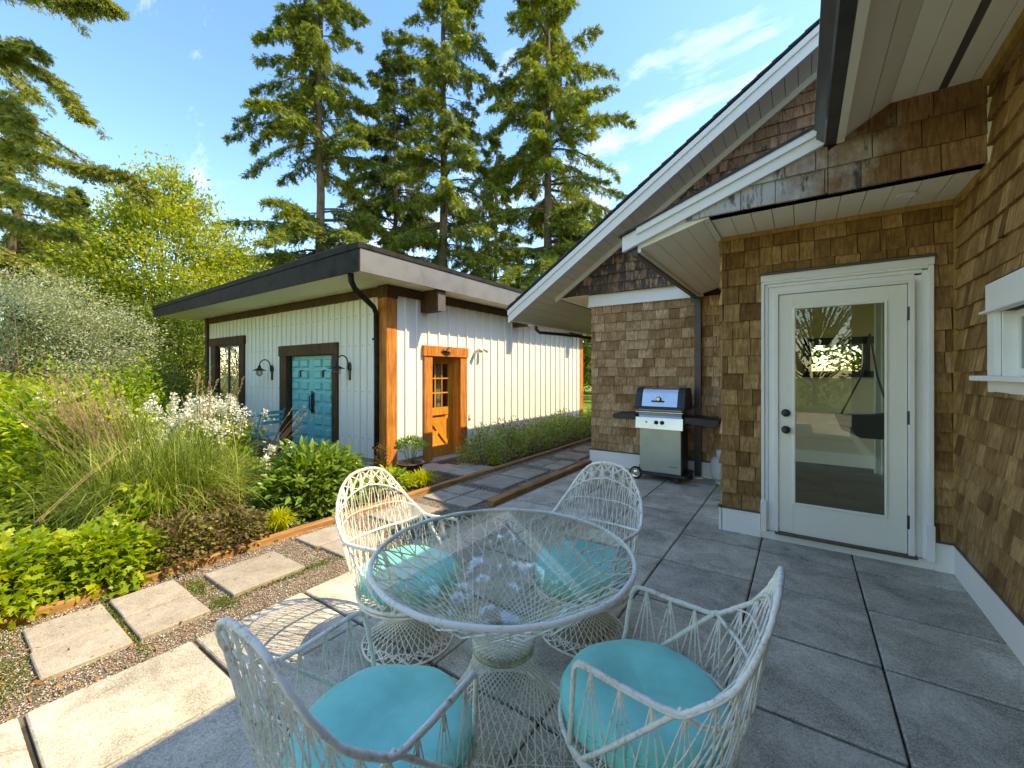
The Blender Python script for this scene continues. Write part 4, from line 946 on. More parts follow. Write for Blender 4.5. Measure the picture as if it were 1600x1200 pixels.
    return [('rim', rim, 'spun', True), ('seat_ring', lowr, 'spun', True), ('brace', br, 'spun', True), ('strands', st, 'spun', False), ('bowl', bowl, 'spun', False), ('base', base, 'spun', False), ('neck', nk, 'neck', True), ('base_ring', br_, 'spun', True)]
def cushion_mesh(seed, slump=0.0):
    rng = random.Random(seed); nr, na = 22, 72; vs = []; fs = []
    ph = [rng.uniform(0, 6.28) for _ in range(12)]
    rx, ry, H = .264, .258, .135
    for i in range(nr + 1):
        t = i / nr * math.pi   # 0 top centre to pi bottom centre
        for k in range(na):
            a = 2 * math.pi * k / na
            ct, stt = math.cos(t), math.sin(t)
            e = .42; cz = math.copysign(abs(ct) ** 0.62, ct); rr = stt ** e if stt > 0 else 0
            wr = .0016 * math.sin(7 * a + ph[0]) * stt + .0022 * math.sin(15 * a + ph[1]) * stt ** 2 + .0012 * math.sin(31 * a + ph[5] + 2 * stt) * stt ** 3
            x, y = rx * rr * math.cos(a) * (1 + wr), ry * rr * math.sin(a) * (1 + wr); z = H / 2 * cz
            if ct > 0:
                z += .018 * math.exp(-((x + .02) ** 2 + y ** 2) / .02) * -1.0
                z += .005 * math.sin(x * 22 + ph[2]) * math.sin(y * 17 + ph[3]) + .0022 * math.sin((x * .8 + y) * 38 + ph[4] + 2 * math.sin(x * 15)) * rr
            if x > 0: z -= slump * x
            vs.append((x, y, z))
    for i in range(nr):
        for k in range(na): fs.append((i * na + k, (i + 1) * na + k, (i + 1) * na + (k + 1) % na, i * na + (k + 1) % na))
    m = MB(); m.add(vs, fs); return m.mesh('seat_cushion', M['cushion'], True)
parts = chair_mesh()
ch0 = empty('spun_armchair'); 
for nm, mb, mt, sm in parts: mb.build(nm, M[mt], ch0, sm)
CH = [(-.42, 1.375, 180, 'woven white armchair at the right of the glass table, its back towards the house door', 'round turquoise cushion on the woven chair right of the table'),
      (-1.02, .79, 90, 'woven white armchair nearest the camera at the lower left, casting a lacy shadow', 'round turquoise cushion on the nearest woven chair at the lower left'),
      (-1.74, 1.53, 0, 'woven white armchair left of the table with its back lit by the sun', 'round turquoise cushion on the sunlit woven chair left of the table'),
      (-1.0, 2.13, 270, 'woven white armchair behind the glass table, facing the camera', 'round turquoise cushion on the woven chair behind the glass table')]
ch_kids = [o for o in COL.objects if o.parent is ch0]
for i, (x, y, a, lab, clab) in enumerate(CH):
    if i == 0: c = ch0
    else:
        c = ch0.copy(); COL.objects.link(c)
        for k in ch_kids: q = k.copy(); COL.objects.link(q); q.parent = c
    c.location = (x, y, 0); c.rotation_euler = (0, 0, R(a)); tag(c, lab, 'chair', 'woven armchairs round the glass table')
    cu = link('seat_cushion', cushion_mesh(i + 3, .06)); cu.location = (x + math.cos(R(a)) * .015, y + math.sin(R(a)) * .015, ZR + .075); cu.rotation_euler = (0, 0, R(a)); tag(cu, clab, 'cushion', 'turquoise seat cushions')
    pm_ = MB(); pm_.tube([(.2655 * math.cos(2 * math.pi * k / 60) , .2595 * math.sin(2 * math.pi * k / 60), .012 - (.06 * .26 * max(0, math.cos(2 * math.pi * k / 60)))) for k in range(60)], .0032, 6, True); pm_.build('piping', M['cushion'], cu, True)

# ================================================================ BARBECUE
bq = tag(empty('barbecue', (-1.53, 5.62, 0)), 'gas barbecue on wheels with steel lid and two black side shelves by the shingled wall', 'barbecue')
def gb(name, mat, *b, bev=.004, par=None): m = MB(); m.bbox(*b, bev); return m.build(name, M[mat], par or bq)
cab = gb('cabinet_front', 'steelgreen', -.265, .265, 0, .025, .115, .735, bev=.006)
m = MB()
for k in range(9): m.box(.115 + k * .013, .124 + k * .013, -.0015, .001, .205, .213 + (.004 if k % 3 == 0 else 0))
m.build('wordmark', M['black'], cab)
m = MB(); m.box(-.06, .02, -.002, .002, .715, .728); m.box(-.16, -.14, -.002, .002, .718, .728); m.build('slot', M['black'], cab)
gb('cabinet_side', 'black', -.262, -.25, .027, .40, .115, .735); gb('cabinet_side', 'black', .25, .262, .027, .40, .115, .735)
gb('base_shelf', 'blackplastic', -.29, .33, -.03, .46, .075, .113, bev=.01)
for x in (.20, .30): gb('foot', 'blackplastic', x - .02, x + .03, .0 if x < .25 else .35, .05 if x < .25 else .40, 0, .075)
for y in (-.01, .40):
    w = MB(); w.lathe([(.0, -.018), (.035, -.018), (.060, -.02), (.082, -.018), (.085, 0), (.082, .018), (.060, .02), (.035, .018), (.0, .018)], 28, axis='y'); wo_ = w.build('wheel', M['rubber'], bq, True, loc=(-.315, y, .085))
    w = MB(); w.lathe([(.0, -.024), (.012, -.024), (.014, -.021), (.05, -.0205), (.056, -.023), (.060, -.021), (.058, -.018), (.0, -.0185)], 24, axis='y'); w.build('hub_cap', M['chrome'], wo_, True)
m = MB(); m.tube([(-.315, .0, .085), (-.315, .40, .085)], .008, 8); m.tube([(-.315, .05, .085), (-.25, .05, .09)], .010, 8); m.build('axle', M['black'], bq)
# control panel (tilted)
cp = MB(); cp.prism([(-.075, .70), (.02, .70), (.02, .83), (-.055, .845)], 'x', -.30, .30); cpo = cp.build('control_panel', M['steel'], bq)
for x in (-.03, .045): k = MB(); k.lathe([(0, -.035), (.017, -.035), (.022, -.01), (.027, 0), (0, 0)][::-1], 18, (x, -.068, .785), 'y'); k.build('knob', M['black'], cpo, True)
k = MB(); k.lathe([(0, -.014), (.008, -.014), (.009, 0), (0, 0)][::-1], 12, (-.155, -.068, .785), 'y'); k.build('igniter_button', M['black'], cpo, True)
# firebox and lid
m = MB(); m.prism([(0.0, .83), (.40, .83), (.43, .955), (-.02, .955)], 'x', -.275, .275); m.build('firebox', M['chrome'], bq)
gb('front_rail', 'steel', -.30, .30, -.05, -.02, .905, .93, bev=.008)
prof = [(-.045, .955), (-.05, .985), (.015, 1.175), (.045, 1.215), (.10, 1.235), (.30, 1.235), (.36, 1.21), (.43, .985), (.435, .955)]
m = MB(); m.prism(prof, 'x', -.315, -.235); m.build('lid_end', M['black'], bq); m = MB(); m.prism(prof, 'x', .235, .315); m.build('lid_end', M['black'], bq)
pf = [(-.035, .99), (.022, 1.17), (.05, 1.208), (.10, 1.228), (.30, 1.228), (.355, 1.205), (.425, .96), (-.03, .96)]
m = MB(); m.prism(pf, 'x', -.235, .235); m.build('lid_shell', M['black'], bq)
m = MB(); m.prism([(-.042, .992), (.015, 1.171), (.045, 1.211), (.10, 1.233), (.10, 1.229), (.049, 1.206), (.020, 1.168), (-.036, .99)], 'x', -.225, .225); m.build('lid_front', M['steel'], bq)
gb('lid_rim', 'black', -.325, .325, -.085, .0, .955, .985, bev=.008)
m = MB(); m.tube([(-.10, -.03, 1.06), (.06, -.03, 1.06)], .010, 8); m.lathe([(0, -.02), (.032, -.02), (.036, 0), (0, 0)][::-1], 18, (-.01, -.02, 1.085), 'y'); tg = m.build('badge', M['black'], bq)
m = MB(); m.lathe([(0, -.005), (.022, -.005), (.022, 0), (0, 0)][::-1], 18, (-.01, -.041, 1.09), 'y'); m.build('thermometer', M['steel'], tg)
for s in (-1, 1):
    m = MB()
    if s < 0: m.prism([(-.32, .80), (-.60, .80), (-.64, .812), (-.65, .835), (-.62, .87), (-.32, .872)], 'y', -.02, .36)
    else: m.prism([(.32, .795), (.60, .765), (.66, .770), (.70, .80), (.705, .85), (.32, .866)], 'y', -.03, .36)
    m.build('side_shelf', M['blackplastic'], bq)
m = MB(); m.tube([(.33, .02, .90), (.37, .02, .94), (.33, .3, .97)], .010, 6); m.tube([(.33, .0, .74), (.62, .0, .77)], .010, 6); m.build('shelf_bracket', M['black'], bq)
# propane tank
pt = tag(empty('propane_tank', (-.83, 6.02, 0)), 'white propane tank standing behind the shingled corner near the barbecue', 'gas tank')
m = MB(); m.lathe([(0, .03), (.10, .03), (.14, .07), (.155, .12), (.155, .26), (.14, .31), (.10, .345), (.04, .36), (0, .36)], 28); m.build('body', M['tank'], pt, True)
m = MB(); m.lathe([(.095, 0), (.10, 0), (.10, .035), (.095, .035)], 24); m.build('foot_ring', M['tank'], pt)
m = MB(); m.lathe([(.085, .34), (.09, .34), (.095, .44), (.09, .44)], 24); m.build('collar', M['tank'], pt)
m = MB(); m.tube([(0, 0, .35), (0, 0, .41)], .018, 8); m.tube([(0, -.02, .40), (0, .04, .40)], .014, 8); m.build('valve', M['chrome'], pt)
m = MB(); m.lathe([(0, 0), (.085, 0), (.08, .014), (.045, .018), (0, .018)], 24); o = m.build('drain_collar', M['cream'], None, True, (-1.16, 6.13, 0.002)); tag(o, 'small round pale drain collar on the patio under the dark house downpipe', 'drain')
# ================================================================ PLANTS
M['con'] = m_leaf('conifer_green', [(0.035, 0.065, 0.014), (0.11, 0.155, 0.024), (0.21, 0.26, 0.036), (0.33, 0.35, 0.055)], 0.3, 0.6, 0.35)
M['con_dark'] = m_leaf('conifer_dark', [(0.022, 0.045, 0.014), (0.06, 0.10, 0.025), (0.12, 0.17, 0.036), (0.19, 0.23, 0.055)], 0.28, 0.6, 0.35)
M['con_yel'] = m_leaf('conifer_yellow_green', [(0.035, 0.06, 0.012), (0.12, 0.15, 0.02), (0.22, 0.25, 0.03), (0.33, 0.33, 0.05)], 0.28, 0.6, 0.4)
M['decid'] = m_leaf('yellow_green_leaf', [(0.09, 0.15, 0.02), (0.20, 0.27, 0.035), (0.34, 0.39, 0.05), (0.50, 0.50, 0.10)], 0.45, 0.45, 0.5)
M['decid_dk'] = m_leaf('mid_green_leaf', [(0.035, 0.07, 0.012), (0.09, 0.15, 0.02), (0.17, 0.24, 0.03), (0.27, 0.32, 0.05)], 0.4, 0.5, 0.5)
M['silver'] = m_leaf('silver_willow_leaf', [(0.14, 0.18, 0.10), (0.26, 0.31, 0.19), (0.38, 0.42, 0.29), (0.50, 0.52, 0.40)], 0.3, 0.6, 0.8)
M['bright'] = m_leaf('bright_green_leaf', [(0.07, 0.14, 0.01), (0.18, 0.30, 0.02), (0.32, 0.43, 0.03), (0.50, 0.54, 0.05)], 0.45, 0.4, 2.0)
M['lime'] = m_leaf('lime_leaf', [(0.09, 0.17, 0.015), (0.20, 0.31, 0.02), (0.33, 0.42, 0.03), (0.58, 0.55, 0.05)], 0.45, 0.4, 3.0)
M['peony'] = m_leaf('glossy_green_leaf', [(0.04, 0.09, 0.012), (0.10, 0.19, 0.025), (0.19, 0.30, 0.045), (0.30, 0.40, 0.08)], 0.35, 0.3, 3.0)
M['purple'] = m_leaf('purple_brown_leaf', [(0.06, 0.025, 0.02), (0.13, 0.08, 0.035), (0.19, 0.17, 0.05), (0.28, 0.29, 0.07)], 0.25, 0.5, 4.0)
M['blade'] = m_leaf('grass_blade', [(0.09, 0.09, 0.02), (0.12, 0.19, 0.03), (0.26, 0.33, 0.05), (0.50, 0.46, 0.18)], 0.3, 0.45, 2.0)
M['yblade'] = m_leaf('yellow_grass_blade', [(0.20, 0.26, 0.01), (0.45, 0.48, 0.02), (0.65, 0.62, 0.06)], 0.35, 0.4, 4.0)
M['petal'] = m_leaf('white_petal', [(0.62, 0.62, 0.55), (0.80, 0.80, 0.74), (0.85, 0.85, 0.82)], 0.3, 0.6, 3.0, 0.9)
M['seed'] = m_leaf('dry_seed_head', [(0.26, 0.18, 0.09), (0.42, 0.31, 0.18), (0.56, 0.45, 0.28)], 0.3, 0.8, 3.0)
M['hedge'] = m_leaf('boxwood_leaf', [(0.08, 0.14, 0.02), (0.18, 0.28, 0.05), (0.32, 0.42, 0.10), (0.48, 0.54, 0.20)], 0.3, 0.35, 3.0)
M['red'] = m_leaf('reddish_leaf', [(0.12, 0.05, 0.02), (0.22, 0.12, 0.04), (0.30, 0.24, 0.06)], 0.3, 0.5, 2.0)

def conifer(px, depth, H, zmin, Rm, nb, mat, label, name='conifer', seed=1, dens=1.0, spray=.31, droop=.42, bias=None, r0=.28, group=None, power=.75, gap=(), limbs=()):
    global RNG
    RNG = np.random.default_rng(seed); random.seed(seed)
    x, y = at(px, depth); t = tag(empty(name, (x, y, 0)), label, 'tree', group)
    m = MB(); n = 9; m.tube([(random.gauss(0, .04), random.gauss(0, .04), H * k / (n - 1)) for k in range(n)], [r0 * (1 - .93 * k / (n - 1)) for k in range(n)], 9); 
    P, D, S = [], [], []
    brm = m
    for b in range(nb):
        f = (b + random.random()) / nb; z = zmin + (H - zmin) * f
        if any(g0 < z < g1 for g0, g1 in gap) and random.random() < .75: continue
        L = Rm * max(.04, 1 - f) ** power * random.uniform(.45, 1.12); az = random.uniform(0, 6.283)
        if bias and random.random() < bias[1]: az = bias[0] + random.gauss(0, .6)
        d = np.array([math.cos(az), math.sin(az), 0.0]); side = np.array([-d[1], d[0], 0.0]); rise = random.uniform(.0, .35); dr = droop * random.uniform(.6, 1.4)
        path = lambda tt: np.stack([d[0] * L * tt, d[1] * L * tt, z + L * (rise * tt - dr * tt * tt)], -1)
        q = path(np.linspace(0, .92, 5)); brm.tube([tuple(v) for v in q], [max(.012, .018 * L * (1 - k / 5)) for k in range(5)], 4)
        nt_ = max(7, int(L * 15 * dens))
        tt = RNG.uniform(.10, 1.0, nt_) ** .8; o = path(tt)
        tl = (.16 * L + .22) * (1.08 - tt) * RNG.uniform(.6, 1.3, nt_) + .12
        sg = RNG.choice([-1, 1], nt_)
        td = nrm(side[None, :] * (sg * RNG.uniform(.5, 1.0, nt_))[:, None] + d[None, :] * RNG.uniform(.3, .9, nt_)[:, None] + np.array([0, 0, -1.0])[None, :] * RNG.uniform(.1, .75, nt_)[:, None])
        ns = 11
        u = RNG.uniform(0.0, 1.0, (nt_, ns))
        pos = o[:, None, :] + td[:, None, :] * (tl[:, None] * u)[..., None] + RNG.normal(size=(nt_, ns, 3)) * .05 + np.array([0, 0, -1.0]) * (u ** 2 * tl[:, None] * .35)[..., None]
        dd = nrm(td[:, None, :] + RNG.normal(size=(nt_, ns, 3)) * .55 + np.array([0, 0, -.35]))
        P.append(pos.reshape(-1, 3)); D.append(dd.reshape(-1, 3)); S.append(np.full(nt_ * ns, 1.0))
    for lb in limbs:
        pts = [Vector((at(p[0], p[2])[0] - x, at(p[0], p[2])[1] - y, CAM_Z + (583 - p[1]) / FPX * p[2])) for p in lb]; cv = catmull(pts, 8); brm.tube(cv, [max(.012, .06 * (1 - i / len(cv))) for i in range(len(cv))], 5)
        cv = np.array([tuple(v) for v in cv]); seg = np.diff(cv, axis=0); k = int(len(seg) * 15)
        idx = RNG.integers(0, len(seg), k); o = cv[idx] + seg[idx] * RNG.uniform(0, 1, (k, 1)); fr = idx / len(seg); ax = nrm(seg[idx])
        sd = nrm(np.cross(ax, np.array([0, 0, 1.0]))) * RNG.choice([-1, 1], (k, 1))
        td = nrm(sd * RNG.uniform(.2, 1, (k, 1)) + ax * RNG.uniform(.3, 1, (k, 1)) + np.array([0, 0, -1.0]) * RNG.uniform(.0, .9, (k, 1))); tl = RNG.uniform(.15, .6, k) * (1.1 - .6 * fr)
        u = RNG.uniform(0, 1, (k, 9)); pos = o[:, None] + td[:, None] * (tl[:, None] * u)[..., None] + RNG.normal(size=(k, 9, 3)) * .03
        P.append(pos.reshape(-1, 3)); D.append(nrm(td[:, None] + RNG.normal(size=(k, 9, 3)) * .5 + np.array([0, 0, -.3])).reshape(-1, 3))
    P = np.concatenate(P); D = np.concatenate(D); n = len(P)
    V, F = scatter(SPR_T, SPR_F, P, D, rdir(n, 1.2), RNG.uniform(.6, 1.25, n) * spray, RNG.uniform(.7, 1.1, n))
    tr = m.build('trunk', M['bark'], t, True)
    link('crown', np_mesh('crown', V, F, mat), t)
    return t
DXC = 'tall conifers standing behind the shed'
conifer(500, 24, 31, 3.0, 6.4, 205, M['con'], 'tall spreading conifer behind the shed roof corner, leftmost of the tall row', seed=11, group=DXC, bias=(math.radians(200), .22), gap=((11.0, 14.0),), r0=.33)
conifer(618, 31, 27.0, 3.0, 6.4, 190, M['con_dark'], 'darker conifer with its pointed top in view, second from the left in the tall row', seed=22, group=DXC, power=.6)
conifer(694, 25, 33, 3.0, 5.8, 180, M['con'], 'thin open conifer with bare pale trunk showing, third from the left in the tall row', seed=33, group=DXC, dens=.8, r0=.34)
conifer(856, 26, 32, 2.0, 7.0, 210, M['con'], 'tall dense conifer nearest the house gable, rightmost of the tall row', seed=44, group=DXC, r0=.36, power=.6)
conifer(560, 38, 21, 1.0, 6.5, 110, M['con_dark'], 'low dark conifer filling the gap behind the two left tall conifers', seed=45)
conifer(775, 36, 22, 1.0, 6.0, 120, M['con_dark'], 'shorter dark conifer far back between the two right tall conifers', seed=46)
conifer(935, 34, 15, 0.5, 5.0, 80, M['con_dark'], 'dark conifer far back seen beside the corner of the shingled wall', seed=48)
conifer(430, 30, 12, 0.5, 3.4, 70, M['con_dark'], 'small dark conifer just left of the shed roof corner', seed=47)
# big near conifer on the left edge
conifer(-150, 11.5, 24, 3.6, 5.0, 66, M['con_yel'], 'huge near conifer at the left edge with long drooping limbs over the garden', seed=52, spray=.17, dens=1.0, droop=.55, r0=.4, power=.35,
        limbs=[[(-150, 20, 11.5), (-40, 60, 10.5), (40, 95, 10), (85, 125, 9.6), (128, 178, 9.3)], [(-150, 60, 11.5), (-40, 85, 10), (30, 70, 9.5), (60, 78, 9.3)], [(-150, 200, 11.5), (-20, 225, 10.5), (60, 240, 10), (140, 262, 9.6), (205, 275, 9.2), (222, 300, 9.1)], [(-150, 230, 11.5), (-30, 270, 10.5), (50, 300, 10), (110, 318, 9.6)], [(-150, 330, 11.5), (-20, 335, 10.5), (60, 352, 10), (110, 362, 9.6)],
               [(-150, -60, 11.5), (-20, -30, 10.2), (60, -10, 9.6), (120, 2, 9.2), (175, 8, 9)], [(-150, 120, 11.5), (-30, 150, 10.5), (20, 165, 10), (45, 210, 9.8)], [(-150, 280, 11.5), (-40, 180, 10.4), (10, 190, 10), (30, 205, 9.6)]])
conifer(20, 17, 13, 1.0, 4.6, 130, M['con'], 'dark green conifer at the far left behind the silvery shrub', seed=53, spray=.22, power=.6)
conifer(118, 21, 10.8, .6, 4.2, 110, M['con_dark'], 'low dark conifer between the left conifer and the yellow green tree', seed=54)

def broadleaf(px, depth, zc, rh, rz, ncl, nl, ls, mat, label, seed, name='broadleaf_tree', clr=.42, cat_='tree', trunk=.10, tmpl='leaf', stems=1, group=None, squash=1.0, lift=0.0, taper=.45, grow=None):
    global RNG
    RNG = np.random.default_rng(seed); random.seed(seed)
    x, y = at(px, depth) if grow is None else grow
    t = tag(empty(name, (x, y, 0)), label, cat_, group)
    c = rdir(ncl) * (RNG.uniform(.25, 1, ncl) ** .45)[:, None]
    zz = c[:, 2]; w = 1 - taper * np.maximum(zz, 0) ** 1.3
    c = c * np.stack([rh * w, rh * squash * w, np.full(ncl, rz)], 1) * RNG.uniform(.86, 1.12, (ncl, 1)); c[:, 2] += zc
    c = c[c[:, 2] > .12]
    ncl = len(c); r = RNG.uniform(.6, 1.25, ncl) * clr
    P = np.repeat(c, nl, 0) + RNG.normal(size=(ncl * nl, 3)) * np.repeat(r, nl)[:, None] * np.array([.62, .62, .45])
    keep = P[:, 2] > .03; P = P[keep]; n = len(P)
    ctr = np.array([0, 0, zc * .5]); D = nrm(nrm(P - ctr) + RNG.normal(size=(n, 3)) * .8 + np.array([0, 0, -.25 + lift]))
    T, F0 = (LEAF_T, LEAF_F) if tmpl == 'leaf' else ((TRI_T, TRI_F) if tmpl == 'tri' else (SPR_T, SPR_F))
    V, F = scatter(T, F0, P, D, rdir(n, 1.2), RNG.uniform(.6, 1.2, n) * ls)
    m = MB()
    for s in range(stems):
        bx, by = random.gauss(0, .12 * rh * (stems > 1)), random.gauss(0, .12 * rh * (stems > 1))
        tx, ty = bx * 3, by * 3
        m.tube([(bx, by, 0), (bx * 1.5, by * 1.5, zc * .5), (tx, ty, zc + rz * .5)], [trunk, trunk * .75, trunk * .2], 7)
    for k in range(0, ncl, max(1, ncl // 46)):
        p = c[k]; s0 = (p[0] * .12, p[1] * .12, max(.05, p[2] * .45)); m.tube([s0, (p[0] * .55, p[1] * .55, p[2] * .78), tuple(p)], [trunk * .4, trunk * .22, trunk * .06], 4)
    m.build('trunk' if cat_ == 'tree' else 'stems', M['bark'], t, True); link('crown' if cat_ == 'tree' else 'foliage', np_mesh('crown', V, F, mat), t)
    return t
broadleaf(262, 17.5, 5.2, 3.3, 4.7, 420, 95, .17, M['decid'], 'bright yellow green broadleaf tree rising behind the left end of the shed', 61, clr=.62, stems=4, trunk=.09, taper=.62)
broadleaf(372, 19, 4.4, 2.3, 3.0, 120, 80, .16, M['decid'], 'lower yellow green tree close behind the shed roof edge', 62, clr=.6, stems=3, trunk=.07)
broadleaf(205, 15.5, 2.5, 2.9, 2.4, 190, 90, .12, M['decid_dk'], 'mid green leafy thicket between the silvery shrub and the shed', 63, clr=.5, stems=6, trunk=.04)
broadleaf(292, 14.5, 2.0, 2.2, 2.2, 160, 90, .11, M['decid_dk'], 'dark leafy thicket with bare stems just left of the shed window', 64, clr=.5, stems=8, trunk=.04)
broadleaf(40, 11.2, 2.0, 2.7, 2.15, 420, 110, .085, M['silver'], 'large rounded silvery grey green shrub at the left behind the flower bed', 65, name='silver_shrub', clr=.42, cat_='shrub', tmpl='tri', stems=6, trunk=.03, taper=.15)
broadleaf(160, 22, 4.0, 3.5, 4.0, 120, 70, .2, M['decid_dk'], 'shaded green tree far back left of the yellow green tree', 66, clr=.8)
for i, (px, dp, zc, mt, lb) in enumerate([(905, 27, 3.5, 'decid_dk', 'leafy green tree far back in the gap right of the shed wall'), (955, 33, 5.0, 'decid', 'pale leafy tree far beyond the lawn behind the house corner'), (840, 32, 3.2, 'decid_dk', 'green bushy tree behind the shed, right half'), (700, 30, 3.4, 'decid_dk', 'green bushy tree behind the shed, middle'), (480, 27, 3.4, 'decid_dk', 'green bushy tree behind the shed, left half')]):
    broadleaf(px, dp, zc, 3.2, zc * .8, 80, 60, .22, M[mt], lb, 70 + i, clr=.9)
broadleaf(0, 0, 3.2, 2.6, 2.8, 110, 70, .24, M['decid_dk'], 'leafy green tree behind the house seen through the interior window', 79, clr=.8, grow=(2.6, 19.0))
# trees behind the camera, only seen as reflections in the door glass and table
for i, (x, y) in enumerate([(-7, -11), (0.5, -14), (6, -11), (-15, -8)]):
    broadleaf(0, 0, 4.6, 3.4, 4.2, 70, 60, .26, M['decid_dk'], ['broad green tree behind the camera, left of two in the door reflection', 'broad green tree behind the camera, mirrored at the middle of the door glass', 'broad green tree behind the camera, right of the others in the reflection', 'broad green tree far left behind the camera'][i], 80 + i, clr=.9, grow=(x, y))

# ---- garden bed plants ----
LOBE_T = np.array([(0, 0, 0), (.12, .30, .04), (.30, .20, .02), (.42, .52, .0), (.60, .22, .03), (1.0, .05, -.06), (1.0, -.05, -.06), (.60, -.22, .03), (.42, -.52, 0), (.30, -.20, .02), (.12, -.30, .04), (.4, 0, .0)], float)
LOBE_F = np.array([(0, 11, 1), (1, 11, 2), (2, 11, 3), (3, 11, 4), (4, 11, 5), (5, 11, 6), (6, 11, 7), (7, 11, 8), (8, 11, 9), (9, 11, 10), (10, 11, 0)])
PEO_T = np.array([(0, 0, 0), (.30, .17, .05), (.30, -.17, .05), (.68, .14, .03), (.68, -.14, .03), (1, 0, -.12), (.35, 0, 0), (.7, 0, -.02)], float)
PEO_F = np.array([(0, 6, 1), (0, 2, 6), (1, 6, 3), (6, 7, 3), (3, 7, 5), (2, 4, 6), (6, 4, 7), (4, 5, 7)])
def leafy(name, cx, cy, rx, ry, h, n, ls, mat, label, seed, tmpl=(LEAF_T, LEAF_F), nobj=0, cat_='plant', z0=.03, group=None, tilt=.45, stemn=24, shell=.55, wid=1.0, hang=-.2):
    """mound of leaves: n leaves, of which the nobj nearest the camera are separate leaf objects"""
    global RNG
    RNG = np.random.default_rng(seed); random.seed(seed)
    t = tag(empty(name, (cx, cy, soilz(cx))), label, cat_, group)
    d = rdir(n, .35); d[:, 2] = np.abs(d[:, 2]); rad = RNG.uniform(shell, 1.0, n) ** .6
    lump = 1 + .16 * np.sin(d[:, 0] * 5 + seed) * np.cos(d[:, 1] * 6 + seed * 2) + RNG.normal(size=n) * .05
    P = d * (rad * lump)[:, None] * np.array([rx, ry, h - z0]); P[:, 2] += z0
    D = nrm(nrm(P * np.array([1, 1, .6])) + RNG.normal(size=(n, 3)) * tilt + np.array([0, 0, hang])); U = nrm(rdir(n, 1.8))
    S = RNG.uniform(.6, 1.2, n) * ls
    if nobj:
        cd = np.linalg.norm(P + np.array([cx, cy, 0]) - np.array([0, 0, CAM_Z]), axis=1); dotc = cd - rad * .4; idx = np.argsort(dotc); big = idx[:nobj]; rest = idx[nobj:]
        F3 = tmpl[1]; base = np_mesh('leaf', tmpl[0].copy(), F3, mat)
        a = nrm(D[big]); b = nrm(np.cross(U[big], a)); c = np.cross(a, b)
        for k in range(len(big)):
            mt = Matrix(((a[k][0], b[k][0], c[k][0], 0), (a[k][1], b[k][1], c[k][1], 0), (a[k][2], b[k][2], c[k][2], 0), (0, 0, 0, 1)))
            o = bpy.data.objects.new('leaf', base); COL.objects.link(o); o.parent = t
            o.matrix_local = Matrix.Translation(P[big[k]]) @ mt @ Matrix.Scale(S[big[k]], 4)
        P, D, U, S = P[rest], D[rest], U[rest], S[rest]
    V, F = scatter(tmpl[0], tmpl[1], P, D, U, S, wid)
    o = link('foliage', np_mesh('foliage', V, F, mat), t)
    if nobj: o['kind'] = 'stuff'
    m = MB()
    for k in range(stemn):
        a = random.uniform(0, 6.28); r = random.uniform(.2, .85); m.tube([(0.1 * rx * math.cos(a), .1 * ry * math.sin(a), 0), (r * .6 * rx * math.cos(a), r * .6 * ry * math.sin(a), h * .5), (r * rx * math.cos(a), r * ry * math.sin(a), h * (1 - r * r * .6) * .9)], .004, 4)
    m.build('stems', M['stem'], t); return t
def grassy(name, cx, cy, r, h, n, wblade, mat, label, seed, cat_='ornamental grass', group=None, lean=(0, 0), up=.5, base=.12, seg=5):
    global RNG
    RNG = np.random.default_rng(seed)
    t = tag(empty(name, (cx, cy, soilz(cx))), label, cat_, group)
    a = RNG.uniform(0, 2 * np.pi, n); L = RNG.uniform(.65, 1.1, n); out = RNG.uniform(.15, 1.0, n)
    bx = RNG.normal(size=(n, 2)) * base * r
    ts = np.linspace(0, 1, seg + 1)
    X = []
    for tt in ts:
        rr = out * r * tt ** 1.35 * L; zz = h * L * (tt * (1.5 - out * .25) - tt ** 2.2 * (.5 + out * (1 - up)))
        X.append(np.stack([bx[:, 0] + np.cos(a) * rr + lean[0] * tt, bx[:, 1] + np.sin(a) * rr + lean[1] * tt, np.maximum(zz, .01)], 1))
    X = np.stack(X, 1); side = np.stack([-np.sin(a), np.cos(a), np.zeros(n)], 1) * (wblade * RNG.uniform(.6, 1.3, n))[:, None]
    tw = RNG.uniform(-.8, .8, n); side = nrm(side + np.stack([np.cos(a), np.sin(a), np.zeros(n)], 1) * (tw * wblade)[:, None]) * (wblade * RNG.uniform(.6, 1.3, n))[:, None]
    V = []; 
    for i in range(seg + 1):
        w = (1 - ts[i] ** 2.5) * .5 + .02; V.append(X[:, i] + side * w); V.append(X[:, i] - side * w)
    V = np.stack(V, 1); k = 2 * (seg + 1); F0 = np.array([(2 * i, 2 * i + 1, 2 * i + 3, 2 * i + 2) for i in range(seg)])
    F = (F0[None] + (np.arange(n) * k)[:, None, None]).reshape(-1, 4)
    o = link('blades', np_mesh('blades', V.reshape(-1, 3), F, mat), t); o['kind'] = 'stuff'
    return t

